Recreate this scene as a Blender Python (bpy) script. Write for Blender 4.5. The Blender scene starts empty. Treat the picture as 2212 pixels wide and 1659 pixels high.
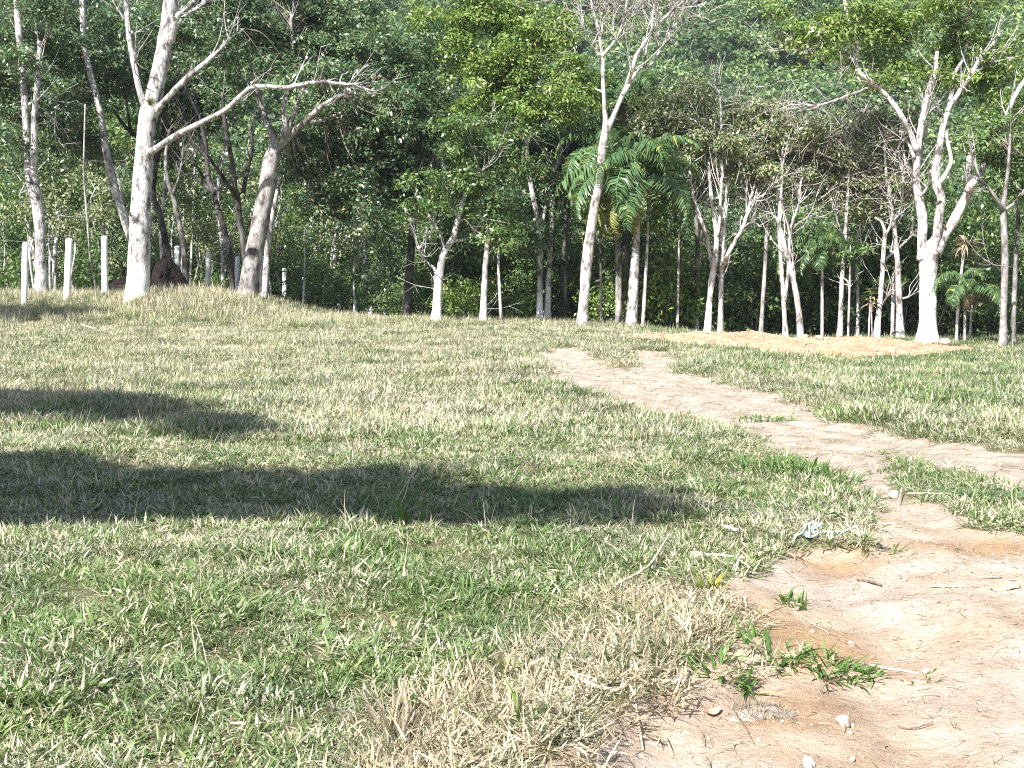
import bpy, math, random
import numpy as np
from mathutils import Vector, Matrix, Euler

# ------------------------------------------------------------------ camera, sky, sun, exposure
S = bpy.context.scene
COL = S.collection
EYE = 1.6                                   # eye height of the photographer, metres
F, CX, CY, HOR = 3212.0, 1106.0, 829.5, 600.0   # lens in 2212 x 1659 picture units
PITCH = math.atan((CY - HOR) / F)
cd = bpy.data.cameras.new('camera')
cam = bpy.data.objects.new('camera', cd); COL.objects.link(cam)
cam.location = (0, 0, EYE)
cam.rotation_euler = (math.pi / 2 - PITCH, 0, 0)
cd.sensor_width = 36.0
cd.lens = 36.0 * F / 2212.0
cd.clip_start = 0.05; cd.clip_end = 3000
S.camera = cam

SUN_EL, SUN_AZ = math.radians(43), math.radians(211)     # azimuth clockwise from +Y (the view): behind the left shoulder
TO_SUN = Vector((math.sin(SUN_AZ) * math.cos(SUN_EL), math.cos(SUN_AZ) * math.cos(SUN_EL), math.sin(SUN_EL)))
w = bpy.data.worlds.new('World'); S.world = w; w.use_nodes = True
nt = w.node_tree; bg = nt.nodes['Background']
sky = nt.nodes.new('ShaderNodeTexSky'); sky.sky_type = 'NISHITA'; sky.sun_disc = False
sky.sun_elevation = SUN_EL; sky.sun_rotation = SUN_AZ
nt.links.new(sky.outputs[0], bg.inputs['Color']); bg.inputs['Strength'].default_value = 0.075
sd = bpy.data.lights.new('sun', 'SUN'); sd.energy = 5.0; sd.angle = math.radians(0.53); sd.color = (1.0, 0.975, 0.935)
sun = bpy.data.objects.new('sun', sd); COL.objects.link(sun); sun.location = (-20, -30, 60)
sun.rotation_euler = TO_SUN.to_track_quat('Z', 'Y').to_euler()
S.view_settings.view_transform = 'Standard'; S.view_settings.look = 'None'
S.view_settings.gamma = 1.0; S.view_settings.exposure = 1.28
S.render.engine = 'CYCLES'
S.cycles.use_denoising = False
S.cycles.max_bounces = 4; S.cycles.diffuse_bounces = 2; S.cycles.glossy_bounces = 2
S.cycles.transmission_bounces = 3; S.cycles.transparent_max_bounces = 4; S.cycles.volume_bounces = 0
S.cycles.sample_clamp_indirect = 4.0
S.cycles.filter_width = 1.1
S.cycles.use_adaptive_sampling = True; S.cycles.adaptive_threshold = 0.02

# ------------------------------------------------------------------ helpers
rng = np.random.default_rng(11)
cth, sth = math.cos(PITCH), math.sin(PITCH)
def ray(u, v):
    a, b = (u - CX) / F, -(v - CY) / F
    return np.array([a, cth + b * sth, -sth + b * cth])
def P(u, v, y):                              # a picture point at distance y in front of the camera
    d = ray(u, v); return np.array([0, 0, EYE]) + d * (y / d[1])
def px(n, y): return n * y / F               # picture units -> metres at distance y

_wv = [(rng.uniform(-1, 1, 2), rng.uniform(0, 6.28)) for _ in range(40)]
def noise(x, y, f, k=0):                     # cheap smooth 2-D noise, about -1..1
    s = 0
    for i in range(6):
        (a, b), ph = _wv[(k * 6 + i) % 40]
        n = math.hypot(a, b) + 1e-6
        q = 0.6 + 0.9 * ((i * 0.37) % 1)
        s = s + np.sin((a / n * x + b / n * y) * f * q * 6.28 + ph + 2.0 * np.sin((b / n * x - a / n * y) * f * 0.7 * 6.28 + ph * 1.7))
    return s / 3.2
def sstep(t, a, b):
    q = np.clip((t - a) / (b - a), 0, 1); return q * q * (3 - 2 * q)

def h_base(x, y):
    z = 0.29 * sstep(y, 14, 42) - 0.62 * sstep(x, 0, 9.5) * sstep(y, 14, 37)
    yy = y - 43.5
    m = np.where(yy < 0, np.exp(-(yy / 3.6) ** 2), np.exp(-(yy / 22.0) ** 2))
    z = z + 0.74 * sstep(-x, 5.2, 9.0) * m + 0.08 * np.exp(-((x + 9.5) / 2.0) ** 2 - ((y - 42) / 1.6) ** 2)
    z = z - 2.3 * sstep(y, 44.5, 80)
    g = np.clip(y - 96 + 6 * noise(x, y, 0.012, 1), 0, None)
    z = z + 0.33 * g * g / (g + 22) + sstep(y, 100, 140) * (3.5 * noise(x, y, 0.011, 2) + 1.2 * noise(x, y, 0.03, 3))
    side = np.clip(np.abs(x) - 60, 0, None)
    z = z + 0.10 * side * sstep(y, 10, 90)
    z = z + 0.035 * noise(x, y, 0.16, 4) * sstep(y, 2, 6) + 0.012 * noise(x, y, 0.9, 5)
    return z

def G(u, v):                                 # where a picture point meets the bare terrain
    d = ray(u, v); t = np.concatenate([np.arange(2.5, 30, 0.02), np.arange(30, 160, 0.1)])
    X, Y, Z = d[0] / d[1] * t, t, EYE + d[2] / d[1] * t
    k = np.argmax(Z < h_base(X, Y))
    return np.array([X[k], Y[k]]) if k else np.array([X[-1], Y[-1]])

def poly_sd(poly, x, y):                     # signed distance, positive inside
    p = np.asarray(poly); n = len(p)
    d2 = np.full(x.shape, 1e9); ins = np.zeros(x.shape, bool)
    for i in range(n):
        a, b = p[i], p[(i + 1) % n]
        e = b - a; t = np.clip(((x - a[0]) * e[0] + (y - a[1]) * e[1]) / (e @ e + 1e-9), 0, 1)
        d2 = np.minimum(d2, (x - a[0] - t * e[0]) ** 2 + (y - a[1] - t * e[1]) ** 2)
        c = ((a[1] > y) != (b[1] > y)) & (x < (b[0] - a[0]) * (y - a[1]) / (b[1] - a[1] + 1e-12) + a[0])
        ins ^= c
    return np.where(ins, 1, -1) * np.sqrt(d2)

D1 = [G(*q) for q in [(1120, 1700), (1190, 1640), (1205, 1585), (1255, 1530), (1320, 1498), (1400, 1478), (1470, 1450), (1500, 1400), (1560, 1378),
      (1570, 1330), (1555, 1270), (1600, 1226), (1680, 1200), (1715, 1176), (1780, 1172), (1860, 1166), (1895, 1130), (1915, 1088),
      (1990, 1078), (2060, 1100), (2120, 1140), (2240, 1150)]]
D1 = D1 + [np.array([9.0, D1[-1][1] - .6]), np.array([9.0, -6.0]), np.array([-1.0, -6.0]), np.array([-.35, 1.5])]
D2 = [G(*q) for q in [(2240, 1048), (2080, 1008), (1960, 982), (1880, 972), (1870, 1000), (1890, 1050), (1930, 1082), (1870, 1060), (1790, 1000), (1700, 962),
      (1640, 930), (1585, 908), (1450, 893), (1350, 865), (1270, 835), (1225, 803), (1185, 778), (1200, 760), (1238, 752), (1250, 772), (1330, 800), (1400, 803),
      (1395, 775), (1385, 757), (1420, 757), (1440, 800), (1490, 812), (1570, 832), (1650, 852), (1730, 880), (1770, 900), (1850, 918), (1950, 946), (2100, 968), (2240, 986)]]
D2 = D2 + [np.array([9.0, D2[-1][1] - .6]), np.array([9.0, D2[0][1] - .8])]
BERM = [G(*q) for q in [(1330, 727), (1500, 727)]] + [np.array(q) for q in [(5.2, 43.6), (8.5, 43.4), (11.6, 42.8), (13.0, 40.5)]] + \
       [G(*q) for q in [(2060, 765), (1950, 772), (1850, 775), (1740, 771), (1640, 763), (1540, 751), (1440, 741)]]

def masks(x, y):
    x = np.asarray(x, float); y = np.asarray(y, float)
    n = 0.55 * noise(x, y, 0.9, 6) + 0.45 * noise(x, y, 2.6, 7)
    s1 = poly_sd(D1, x, y) + 0.10 * n
    s2 = poly_sd(D2, x, y) + np.clip(.012 * y, 0, .3) + np.clip(y * 0.008, .08, .35) * n
    sb = poly_sd(BERM, x, y) + 0.30 * n
    d1 = sstep(s1, -0.05, 0.10); d2 = sstep(s2, -0.25, 0.25); b = sstep(sb, -0.2, 0.25)
    return d1, d2, b, s1, sb
def h(x, y):
    x = np.asarray(x, float); y = np.asarray(y, float)
    z = h_base(x, y)
    d1, d2, b, s1, sb = masks(x, y)
    cut = sstep(s1, -0.05, 0.20 + 0.02 * y) * (0.05 + 0.13 * sstep(-y, -7.6, -5.2))
    rut = 0.07 * np.exp(-((x - (1.62 + 0.10 * (y - 6))) / 0.33) ** 2) * d1
    z = z - cut - rut + d1 * (0.014 * noise(x, y, 1.3, 8) + 0.006 * noise(x, y, 3.7, 9) + 0.004 * noise(x, y, 9.0, 2))
    z = z - d2 * (0.05 + 0.02 * noise(x, y, 1.2, 10))
    z = z + sstep(sb, -0.1, 2.2) * (0.25 + 0.08 * noise(x, y, 0.35, 11)) + b * 0.030 * noise(x, y, 1.4, 12)
    return z
def hz(x, y): return float(h(np.array([x]), np.array([y]))[0])

def mesh_np(name, V, faces, attrs=None, smooth=False):
    """V (n,3); faces: list of (m,k) index arrays; attrs: point attributes."""
    me = bpy.data.meshes.new(name)
    V = np.ascontiguousarray(V, np.float32)
    me.vertices.add(len(V)); me.vertices.foreach_set('co', V.ravel())
    faces = [np.asarray(f, np.int32) for f in faces if len(f)]
    li = np.concatenate([f.ravel() for f in faces]); tot = np.concatenate([np.full(len(f), f.shape[1], np.int32) for f in faces])
    st = np.concatenate([[0], np.cumsum(tot)[:-1]]).astype(np.int32)
    me.loops.add(len(li)); me.loops.foreach_set('vertex_index', li)
    me.polygons.add(len(tot)); me.polygons.foreach_set('loop_start', st)
    me.polygons.foreach_set('loop_total', tot)
    if smooth: me.polygons.foreach_set('use_smooth', np.ones(len(tot), bool))
    for k, a in (attrs or {}).items():
        at = me.attributes.new(k, 'FLOAT', 'POINT'); at.data.foreach_set('value', np.ascontiguousarray(a, np.float32))
    me.update(calc_edges=True); me.validate()
    return me

def link(name, me, mat=None, parent=None, kind=None, label=None, cat=None, group=None):
    o = bpy.data.objects.new(name, me); COL.objects.link(o)
    if mat and me and not me.materials: me.materials.append(mat)
    if parent: o.parent = parent
    tag(o, label, cat, group, kind); return o
def tag(o, label=None, cat=None, group=None, kind=None):
    for k, v in (('label', label), ('category', cat), ('group', group), ('kind', kind)):
        if v: o[k] = v
def empty(name, loc, label, cat, group=None):
    o = bpy.data.objects.new(name, None); COL.objects.link(o); o.location = loc; o.empty_display_size = .3
    tag(o, label, cat, group); return o

class Geo:
    """collects tubes, blades and leaves; build() makes one mesh"""
    def __init__(s): s.V = []; s.F = {}; s.n = 0; s.A = {}
    def add(s, V, F, **at):
        V = np.asarray(V, float)
        for f in F:
            f = np.asarray(f)
            if len(f): s.F.setdefault(f.shape[1], []).append(f + s.n)
        s.V.append(V); m = len(V)
        for k in set(s.A) | set(at):
            if k not in s.A: s.A[k] = [np.zeros(s.n)]
            a = at.get(k, 0.0); s.A[k].append(np.full(m, a) if np.isscalar(a) else np.asarray(a))
        s.n += m
    def mesh(s, name, off=(0, 0, 0), smooth=False):
        V = np.concatenate(s.V) - np.asarray(off)
        return mesh_np(name, V, [np.concatenate(f) for f in s.F.values()], {k: np.concatenate(a) for k, a in s.A.items()}, smooth)

def spline(pts, sub):
    """Catmull-Rom through rows of pts (any columns)"""
    p = np.asarray(pts, float)
    if len(p) < 3 or sub < 2:
        if sub < 2: return p
        t = np.linspace(0, 1, (len(p) - 1) * sub + 1) * (len(p) - 1)
        return np.stack([np.interp(t, np.arange(len(p)), p[:, c]) for c in range(p.shape[1])], 1)
    q = np.vstack([2 * p[0] - p[1], p, 2 * p[-1] - p[-2]]); out = []
    for i in range(1, len(q) - 2):
        for k in range(sub):
            t = k / sub
            out.append(0.5 * (2 * q[i] + (q[i + 1] - q[i - 1]) * t + (2 * q[i - 1] - 5 * q[i] + 4 * q[i + 1] - q[i + 2]) * t * t + (3 * q[i] - q[i - 1] - 3 * q[i + 1] + q[i + 2]) * t ** 3))
    out.append(p[-1]); return np.array(out)

def tube(pts, rad, sides=8, rough=0.0, r=rng, cap=True):
    p = np.asarray(pts, float); n = len(p); rad = np.asarray(rad, float)
    T = np.gradient(p, axis=0); T /= np.linalg.norm(T, axis=1)[:, None] + 1e-9
    up = np.array([0.13, 1.0, 0.07]) if abs(T[0][1]) < .85 else np.array([1.0, 0.1, 0.1])
    A = np.cross(T, up); A /= np.linalg.norm(A, axis=1)[:, None] + 1e-9
    B = np.cross(T, A)
    an = np.linspace(0, 2 * math.pi, sides, endpoint=False)
    R = rad[:, None] * np.ones(sides)
    if rough:
        k = r.normal(0, 1, (n, sides)); k[1:] = .5 * k[1:] + .5 * k[:-1]; k = .5 * k + .25 * np.roll(k, 1, 1) + .25 * np.roll(k, -1, 1)
        lob = np.sin(an * 2 + r.uniform(0, 6)) * .5 + np.sin(an * 3 + r.uniform(0, 6)) * .5
        R = R * (1 + rough * k + rough * .8 * lob)
    V = p[:, None] + R[..., None] * (np.cos(an)[None, :, None] * A[:, None] + np.sin(an)[None, :, None] * B[:, None])
    V = V.reshape(-1, 3)
    i = np.arange(n - 1)[:, None] * sides; j = np.arange(sides)[None]; j2 = (j + 1) % sides
    Q = np.stack([i + j, i + j2, i + sides + j2, i + sides + j], -1).reshape(-1, 4)
    Fs = [Q]
    if cap:
        V = np.vstack([V, p[-1], p[0]]); t = (n - 1) * sides; jj = np.arange(sides)
        Fs.append(np.vstack([np.stack([t + jj, t + (jj + 1) % sides, np.full(sides, n * sides)], 1), np.stack([(jj + 1) % sides, jj, np.full(sides, n * sides + 1)], 1)]))
    return V, Fs

def unit(a): return a / (np.linalg.norm(a, axis=-1, keepdims=True) + 1e-9)
def leaf_quads(pos, L, W, r, up=0.9, droop=0.35, aim=None, aimw=0.0):
    """one folded leaf of 4 points at each row of pos"""
    n = len(pos); nrm = r.normal(0, .8, (n, 3)); nrm[:, 2] += up * .75
    if aim is not None: nrm = nrm + aim * 1.0
    nrm = unit(nrm)
    d = r.normal(0, 1, (n, 3))
    if aim is not None: d = d + aim * aimw
    d[:, 2] -= droop; d = unit(d - nrm * (d * nrm).sum(1)[:, None])
    s = np.cross(nrm, d); L = L * r.uniform(.6, 1.3, n)[:, None]; W = W * r.uniform(.65, 1.25, n)[:, None]
    V = np.stack([pos, pos + d * L * .5 + s * W * .5 + nrm * W * .18, pos + d * L - nrm * L * .10, pos + d * L * .5 - s * W * .5 + nrm * W * .18], 1).reshape(-1, 3)
    f = np.arange(n * 4).reshape(-1, 4)
    return V, [f]
def clumps(g, C, n, rc, L, W, r, flat=.55, S=None, **kw):
    C = np.asarray(C); k = len(C)
    if not k: return
    o = r.normal(0, 1, (k, n, 3)); o = unit(o) * (r.uniform(0, 1, (k, n, 1)) ** .45); o[..., 2] *= flat
    sc = r.uniform(.6, 1.25, (k, 1, 1)) * rc
    pos = (C[:, None] + o * sc).reshape(-1, 3); aim = unit(o).reshape(-1, 3)
    if S is not None: aim = unit(aim * .35 + unit(pos - np.repeat(S, n, 0)) * .9)
    V, Fq = leaf_quads(pos, L, W, r, aim=aim, aimw=1.1, **kw)
    g.add(V, Fq, rnd=np.repeat(r.uniform(0, 1, k * n), 4), tint=np.repeat(np.repeat(r.uniform(0, 1, k), n), 4))

# ------------------------------------------------------------------ materials (procedural)
def new_mat(name):
    m = bpy.data.materials.new(name); m.use_nodes = True; t = m.node_tree
    for n in list(t.nodes): t.nodes.remove(n)
    return m, t, t.nodes, t.links
def N(t, typ, **kw):
    n = t.nodes.new(typ)
    for k, v in kw.items():
        if k.startswith('i_'):
            n.inputs[int(k[2:]) if k[2:].isdigit() else k[2:].replace('_', ' ')].default_value = v
        else: setattr(n, k, v)
    return n
def ramp(t, stops, interp='LINEAR'):
    n = t.nodes.new('ShaderNodeValToRGB'); e = n.color_ramp.elements; n.color_ramp.interpolation = interp
    while len(e) < len(stops): e.new(0.5)
    for i, (p, c) in enumerate(stops): e[i].position = p; e[i].color = (*c, 1)
    return n
def attr(t, name, typ='GEOMETRY'): return N(t, 'ShaderNodeAttribute', attribute_name=name, attribute_type=typ)
def mixc(t, fac, a, b, mode='MIX'):
    n = t.nodes.new('ShaderNodeMix'); n.data_type = 'RGBA'; n.blend_type = mode
    for s, v in ((0, fac), (6, a), (7, b)):
        if hasattr(v, 'is_linked') or hasattr(v, 'links'): t.links.new(v, n.inputs[s])
        elif s == 0: n.inputs[0].default_value = v
        else: n.inputs[s].default_value = (*v, 1)
    return n.outputs[2]
def math_(t, op, a, b=0.0, c=None):
    n = t.nodes.new('ShaderNodeMath'); n.operation = op
    for i, v in enumerate((a, b, c)):
        if v is None: continue
        if hasattr(v, 'links'): t.links.new(v, n.inputs[i])
        else: n.inputs[i].default_value = v
    return n.outputs[0]
def texn(t, scale, detail=4, rough=.6, coord='Object', vec=None, sc=None):
    n = N(t, 'ShaderNodeTexNoise'); n.inputs['Scale'].default_value = scale; n.inputs['Detail'].default_value = detail; n.inputs['Roughness'].default_value = rough
    if vec is None: vec = N(t, 'ShaderNodeTexCoord').outputs[coord]
    if sc:
        mp = N(t, 'ShaderNodeMapping'); mp.inputs['Scale'].default_value = sc; t.links.new(vec, mp.inputs[0]); vec = mp.outputs[0]
    t.links.new(vec, n.inputs['Vector']); return n.outputs['Fac']
def bump(t, height, strength, dist):
    b = N(t, 'ShaderNodeBump'); b.inputs['Strength'].default_value = strength; b.inputs['Distance'].default_value = dist
    t.links.new(height, b.inputs['Height']); return b.outputs[0]
def finish(t, col, rough=.8, normal=None, spec=.3, transl=0.0, tcol=None):
    p = N(t, 'ShaderNodeBsdfPrincipled'); o = N(t, 'ShaderNodeOutputMaterial')
    if hasattr(col, 'links'): t.links.new(col, p.inputs['Base Color'])
    else: p.inputs['Base Color'].default_value = (*col, 1)
    p.inputs['Roughness'].default_value = rough; p.inputs['Specular IOR Level'].default_value = spec
    if normal: t.links.new(normal, p.inputs['Normal'])
    if transl:
        tr = N(t, 'ShaderNodeBsdfTranslucent'); mx = N(t, 'ShaderNodeMixShader'); mx.inputs[0].default_value = transl
        c = tcol if tcol is not None else col
        if hasattr(c, 'links'): t.links.new(c, tr.inputs['Color'])
        else: tr.inputs['Color'].default_value = (*c, 1)
        t.links.new(p.outputs[0], mx.inputs[1]); t.links.new(tr.outputs[0], mx.inputs[2]); t.links.new(mx.outputs[0], o.inputs['Surface'])
    else: t.links.new(p.outputs[0], o.inputs['Surface'])

def leaf_mat(name, dark, mid, light, transl=.28, rough=.42, spec=.5, dry=None, dryp=.04):
    m, t, n, l = new_mat(name)
    r_ = attr(t, 'rnd').outputs['Fac']; k = attr(t, 'tint').outputs['Fac']
    f = math_(t, 'ADD', math_(t, 'MULTIPLY', r_, .55), math_(t, 'MULTIPLY', k, .45))
    st = [(0.12, dark), (0.5, mid), (0.86, light)]
    c = ramp(t, st); l.new(f, c.inputs[0]); col = c.outputs[0]
    if name == 'leaf_hill':
        tn = ramp(t, [(0, (.55, .62, .60)), (.5, (1, 1, 1)), (1, (1.55, 1.4, 1.25))]); l.new(attr(t, 'tone', 'INSTANCER').outputs['Fac'], tn.inputs[0]); col = mixc(t, 1.0, col, tn.outputs[0], 'MULTIPLY')
    if dry is not None: col = mixc(t, math_(t, 'LESS_THAN', r_, dryp), col, dry)
    tc = mixc(t, .6, col, (.20, .34, .03))
    finish(t, col, rough, None, spec, transl, tc); return m
M = {}
M['leaf_dark'] = leaf_mat('leaf_dark', (.034, .072, .040), (.085, .155, .072), (.190, .270, .130), .20, .30, .7, (.30, .23, .14), .06)
M['leaf_mid'] = leaf_mat('leaf_mid', (.045, .092, .030), (.105, .185, .056), (.210, .305, .105), .26, .34, .6, (.28, .21, .10), .04)
M['leaf_bright'] = leaf_mat('leaf_bright', (.080, .145, .032), (.175, .270, .058), (.320, .400, .120), .32, .38, .5, (.36, .31, .10), .03)
M['leaf_olive'] = leaf_mat('leaf_olive', (.120, .150, .066), (.235, .275, .125), (.390, .425, .250), .28, .36, .6, (.40, .35, .24), .06)
M['leaf_shrub'] = leaf_mat('leaf_shrub', (.050, .100, .034), (.105, .180, .056), (.210, .290, .105), .28, .42, .45, (.32, .26, .14), .05)
M['leaf_hill'] = leaf_mat('leaf_hill', (.050, .105, .045), (.120, .200, .080), (.230, .310, .140), .25, .5, .3)
M['leaf_dead'] = leaf_mat('leaf_dead', (.16, .12, .08), (.30, .24, .17), (.46, .40, .30), .15, .7, .2)
M['frond_green'] = leaf_mat('frond_green', (.045, .098, .042), (.095, .175, .070), (.190, .285, .120), .25, .34, .6, (.40, .34, .08), .03)
M['frond_yellow'] = leaf_mat('frond_yellow', (.110, .150, .030), (.220, .230, .045), (.400, .340, .050), .28, .42, .5)

def bark_mat(name, light, mid, dark, cover=.45, scale=3.0, warm=None):
    m, t, n, l = new_mat(name)
    oc = N(t, 'ShaderNodeTexCoord').outputs['Object']
    oi = N(t, 'ShaderNodeObjectInfo')
    v = N(t, 'ShaderNodeVectorMath', operation='ADD'); l.new(oc, v.inputs[0]); l.new(oi.outputs['Location'], v.inputs[1]); vec = v.outputs[0]
    a = texn(t, scale, 6, .62, vec=vec, sc=(1, 1, .55)); b = texn(t, scale * 5, 5, .7, vec=vec, sc=(1, 1, .25)); c3 = texn(t, scale * .5, 3, .5, vec=vec)
    r1 = ramp(t, [(cover - .10, dark), (cover + .03, mid), (cover + .16, light)]); l.new(a, r1.inputs[0])
    r2 = ramp(t, [(.34, (.42, .40, .39)), (.56, (1, 1, 1))]); l.new(b, r2.inputs[0])
    col = mixc(t, .65, r1.outputs[0], r2.outputs[0], 'MULTIPLY')
    r3 = ramp(t, [(.40, (.74, .71, .69)), (.6, (1, 1, 1))]); l.new(c3, r3.inputs[0])
    col = mixc(t, .6, col, r3.outputs[0], 'MULTIPLY')
    wash = attr(t, 'wash').outputs['Fac']
    wn = math_(t, 'ADD', wash, math_(t, 'MULTIPLY', math_(t, 'SUBTRACT', a, .5), 1.3))
    wf = ramp(t, [(.42, (0, 0, 0)), (.56, (1, 1, 1))]); l.new(wn, wf.inputs[0])
    paint = ramp(t, [(.34, (.46, .44, .42)), (.50, (.84, .83, .82))]); l.new(b, paint.inputs[0])
    col = mixc(t, wf.outputs[0], col, paint.outputs[0])
    finish(t, col, .85, bump(t, b, .8, .05), .15); return m
M['bark_pale'] = bark_mat('bark_pale', (.82, .81, .80), (.56, .54, .535), (.15, .135, .13), .475, 6.0)
M['bark_grey'] = bark_mat('bark_grey', (.56, .54, .53), (.36, .335, .32), (.12, .10, .10), .46, 5.0)
M['bark_white'] = bark_mat('bark_white', (.84, .83, .82), (.62, .59, .575), (.16, .13, .12), .455, 5.0)
M['bark_dark'] = bark_mat('bark_dark', (.20, .185, .18), (.105, .095, .093), (.04, .036, .036), .5)
M['twig'] = bark_mat('twig_bark', (.36, .32, .28), (.22, .18, .155), (.09, .07, .06), .46)
M['twig_pale'] = bark_mat('twig_pale_bark', (.56, .52, .48), (.40, .36, .33), (.16, .13, .12), .44)
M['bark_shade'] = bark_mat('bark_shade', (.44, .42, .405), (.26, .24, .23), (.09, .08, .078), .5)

def ground_mat(name):
    m, t, n, l = new_mat(name)
    oc = N(t, 'ShaderNodeTexCoord').outputs['Object']
    d1 = attr(t, 'dirt').outputs['Fac']; d2 = attr(t, 'track').outputs['Fac']; b = attr(t, 'berm').outputs['Fac']; wood = attr(t, 'wood').outputs['Fac']
    big = texn(t, .55, 4, .55, vec=oc); mid = texn(t, 3.2, 5, .6, vec=oc); fine = texn(t, 38, 5, .7, vec=oc); grit = texn(t, 150, 3, .7, vec=oc)
    litter = texn(t, 34, 7, .78, vec=oc, sc=(.55, 1.2, 1))
    g = ramp(t, [(.3, (.10, .092, .045)), (.5, (.20, .175, .095)), (.72, (.36, .315, .205))]); l.new(fine, g.inputs[0])
    dr = ramp(t, [(.37, (.47, .325, .195)), (.45, (.54, .425, .320)), (.55, (.60, .510, .430)), (.70, (.54, .475, .415))]); l.new(big, dr.inputs[0])
    dm = ramp(t, [(.33, (.66, .58, .52)), (.62, (1.0, 1.0, 1.0))]); l.new(mid, dm.inputs[0])
    dcol = mixc(t, .7, dr.outputs[0], dm.outputs[0], 'MULTIPLY')
    df = ramp(t, [(.32, (.55, .48, .42)), (.50, (.95, .94, .93)), (.72, (1.12, 1.12, 1.12))]); l.new(litter, df.inputs[0])
    dcol = mixc(t, .75, dcol, df.outputs[0], 'MULTIPLY')
    tr = ramp(t, [(.32, (.30, .245, .185)), (.5, (.44, .375, .305)), (.7, (.56, .50, .43))]); l.new(mid, tr.inputs[0])
    tcol = mixc(t, .7, tr.outputs[0], df.outputs[0], 'MULTIPLY')
    br = ramp(t, [(.32, (.42, .230, .140)), (.48, (.58, .340, .220)), (.62, (.64, .41, .28)), (.75, (.64, .42, .22))]); l.new(mid, br.inputs[0])
    bcol = mixc(t, .75, br.outputs[0], df.outputs[0], 'MULTIPLY')
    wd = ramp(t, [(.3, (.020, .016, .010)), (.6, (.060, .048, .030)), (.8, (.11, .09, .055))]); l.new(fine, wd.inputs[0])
    edge = math_(t, 'MULTIPLY', math_(t, 'SUBTRACT', mid, .5), .5)
    def soft(a):
        r = ramp(t, [(.35, (0, 0, 0)), (.65, (1, 1, 1))]); l.new(math_(t, 'ADD', a, edge), r.inputs[0]); return r.outputs[0]
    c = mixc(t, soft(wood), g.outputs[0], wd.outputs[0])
    c = mixc(t, soft(d2), c, tcol); c = mixc(t, soft(b), c, bcol); c = mixc(t, soft(d1), c, dcol)
    hh = math_(t, 'ADD', math_(t, 'MULTIPLY', fine, .7), math_(t, 'MULTIPLY', grit, .35))
    hh = math_(t, 'ADD', hh, math_(t, 'MULTIPLY', litter, .35))
    finish(t, c, .95, bump(t, hh, .9, .03), .1); return m
M['ground'] = ground_mat('ground')

def grass_mat(name, green, green2, straw, straw2):
    m, t, n, l = new_mat(name)
    r_ = attr(t, 'rnd').outputs['Fac']; r2 = attr(t, 'rnd2').outputs['Fac']; tip = attr(t, 'tip').outputs['Fac']
    dry = attr(t, 'dry', 'INSTANCER').outputs['Fac']; tone = attr(t, 'tone', 'INSTANCER').outputs['Fac']
    g = mixc(t, r2, green, green2); s = mixc(t, r2, straw, straw2)
    f = math_(t, 'SUBTRACT', math_(t, 'ADD', dry, math_(t, 'MULTIPLY', tip, .12)), r_)
    k = ramp(t, [(.44, (0, 0, 0)), (.58, (1, 1, 1))]); l.new(math_(t, 'ADD', f, .5), k.inputs[0])
    c = mixc(t, k.outputs[0], g, s)
    tn = ramp(t, [(0, (.72, .76, .80)), (1, (1.25, 1.2, 1.1))]); l.new(tone, tn.inputs[0])
    c = mixc(t, 1.0, c, tn.outputs[0], 'MULTIPLY')
    finish(t, c, .5, None, .35, .28, mixc(t, .5, c, (.24, .34, .06))); return m
M['grass'] = grass_mat('grass', (.085, .150, .050), (.205, .285, .105), (.38, .345, .235), (.62, .575, .455))
M['straw'] = grass_mat('straw', (.16, .15, .09), (.30, .26, .17), (.36, .29, .20), (.58, .49, .37))

def plain(name, stops, scale=20, rough=.8, sc=None, bs=.4, bd=.01, spec=.2):
    m, t, n, l = new_mat(name)
    a = texn(t, scale, 5, .65, sc=sc); r = ramp(t, stops); l.new(a, r.inputs[0])
    finish(t, r.outputs[0], rough, bump(t, a, bs, bd), spec); return m
M['post'] = plain('post_whitewash', [(.30, (.46, .45, .43)), (.42, (.74, .74, .73)), (.7, (.82, .82, .81))], 9, .75, (1, 1, .4))
M['wire'] = plain('wire_steel', [(.3, (.25, .25, .25)), (.7, (.42, .41, .40))], 40, .5)
M['stick_pale'] = plain('stick_pale', [(.3, (.40, .34, .23)), (.6, (.62, .56, .42)), (.8, (.72, .67, .55))], 30, .7, (1, 1, 1))
M['stick_dark'] = plain('stick_dark', [(.3, (.10, .07, .05)), (.7, (.27, .20, .15))], 40, .8)
M['wood_cut'] = plain('wood_cut', [(.3, (.58, .52, .45)), (.7, (.82, .78, .72))], 40, .7)
M['stone'] = plain('stone', [(.3, (.34, .28, .22)), (.55, (.50, .43, .36)), (.75, (.62, .56, .49))], 22, .85)
M['stone_white'] = plain('stone_white', [(.3, (.48, .44, .40)), (.6, (.70, .67, .63))], 22, .8)
M['rope'] = plain('rope_blue', [(.35, (.38, .55, .62)), (.6, (.66, .80, .84))], 160, .6)
M['root'] = plain('root_earth', [(.3, (.010, .008, .008)), (.6, (.026, .020, .018)), (.8, (.055, .042, .036))], 6, .95, None, .9, .08, .05)
M['brown_leaf'] = plain('brown_leaf', [(.3, (.34, .21, .13)), (.7, (.56, .42, .30))], 30, .7)
M['dead_clod'] = plain('dead_clod', [(.3, (.22, .18, .15)), (.7, (.42, .36, .31))], 60, .9)

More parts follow.
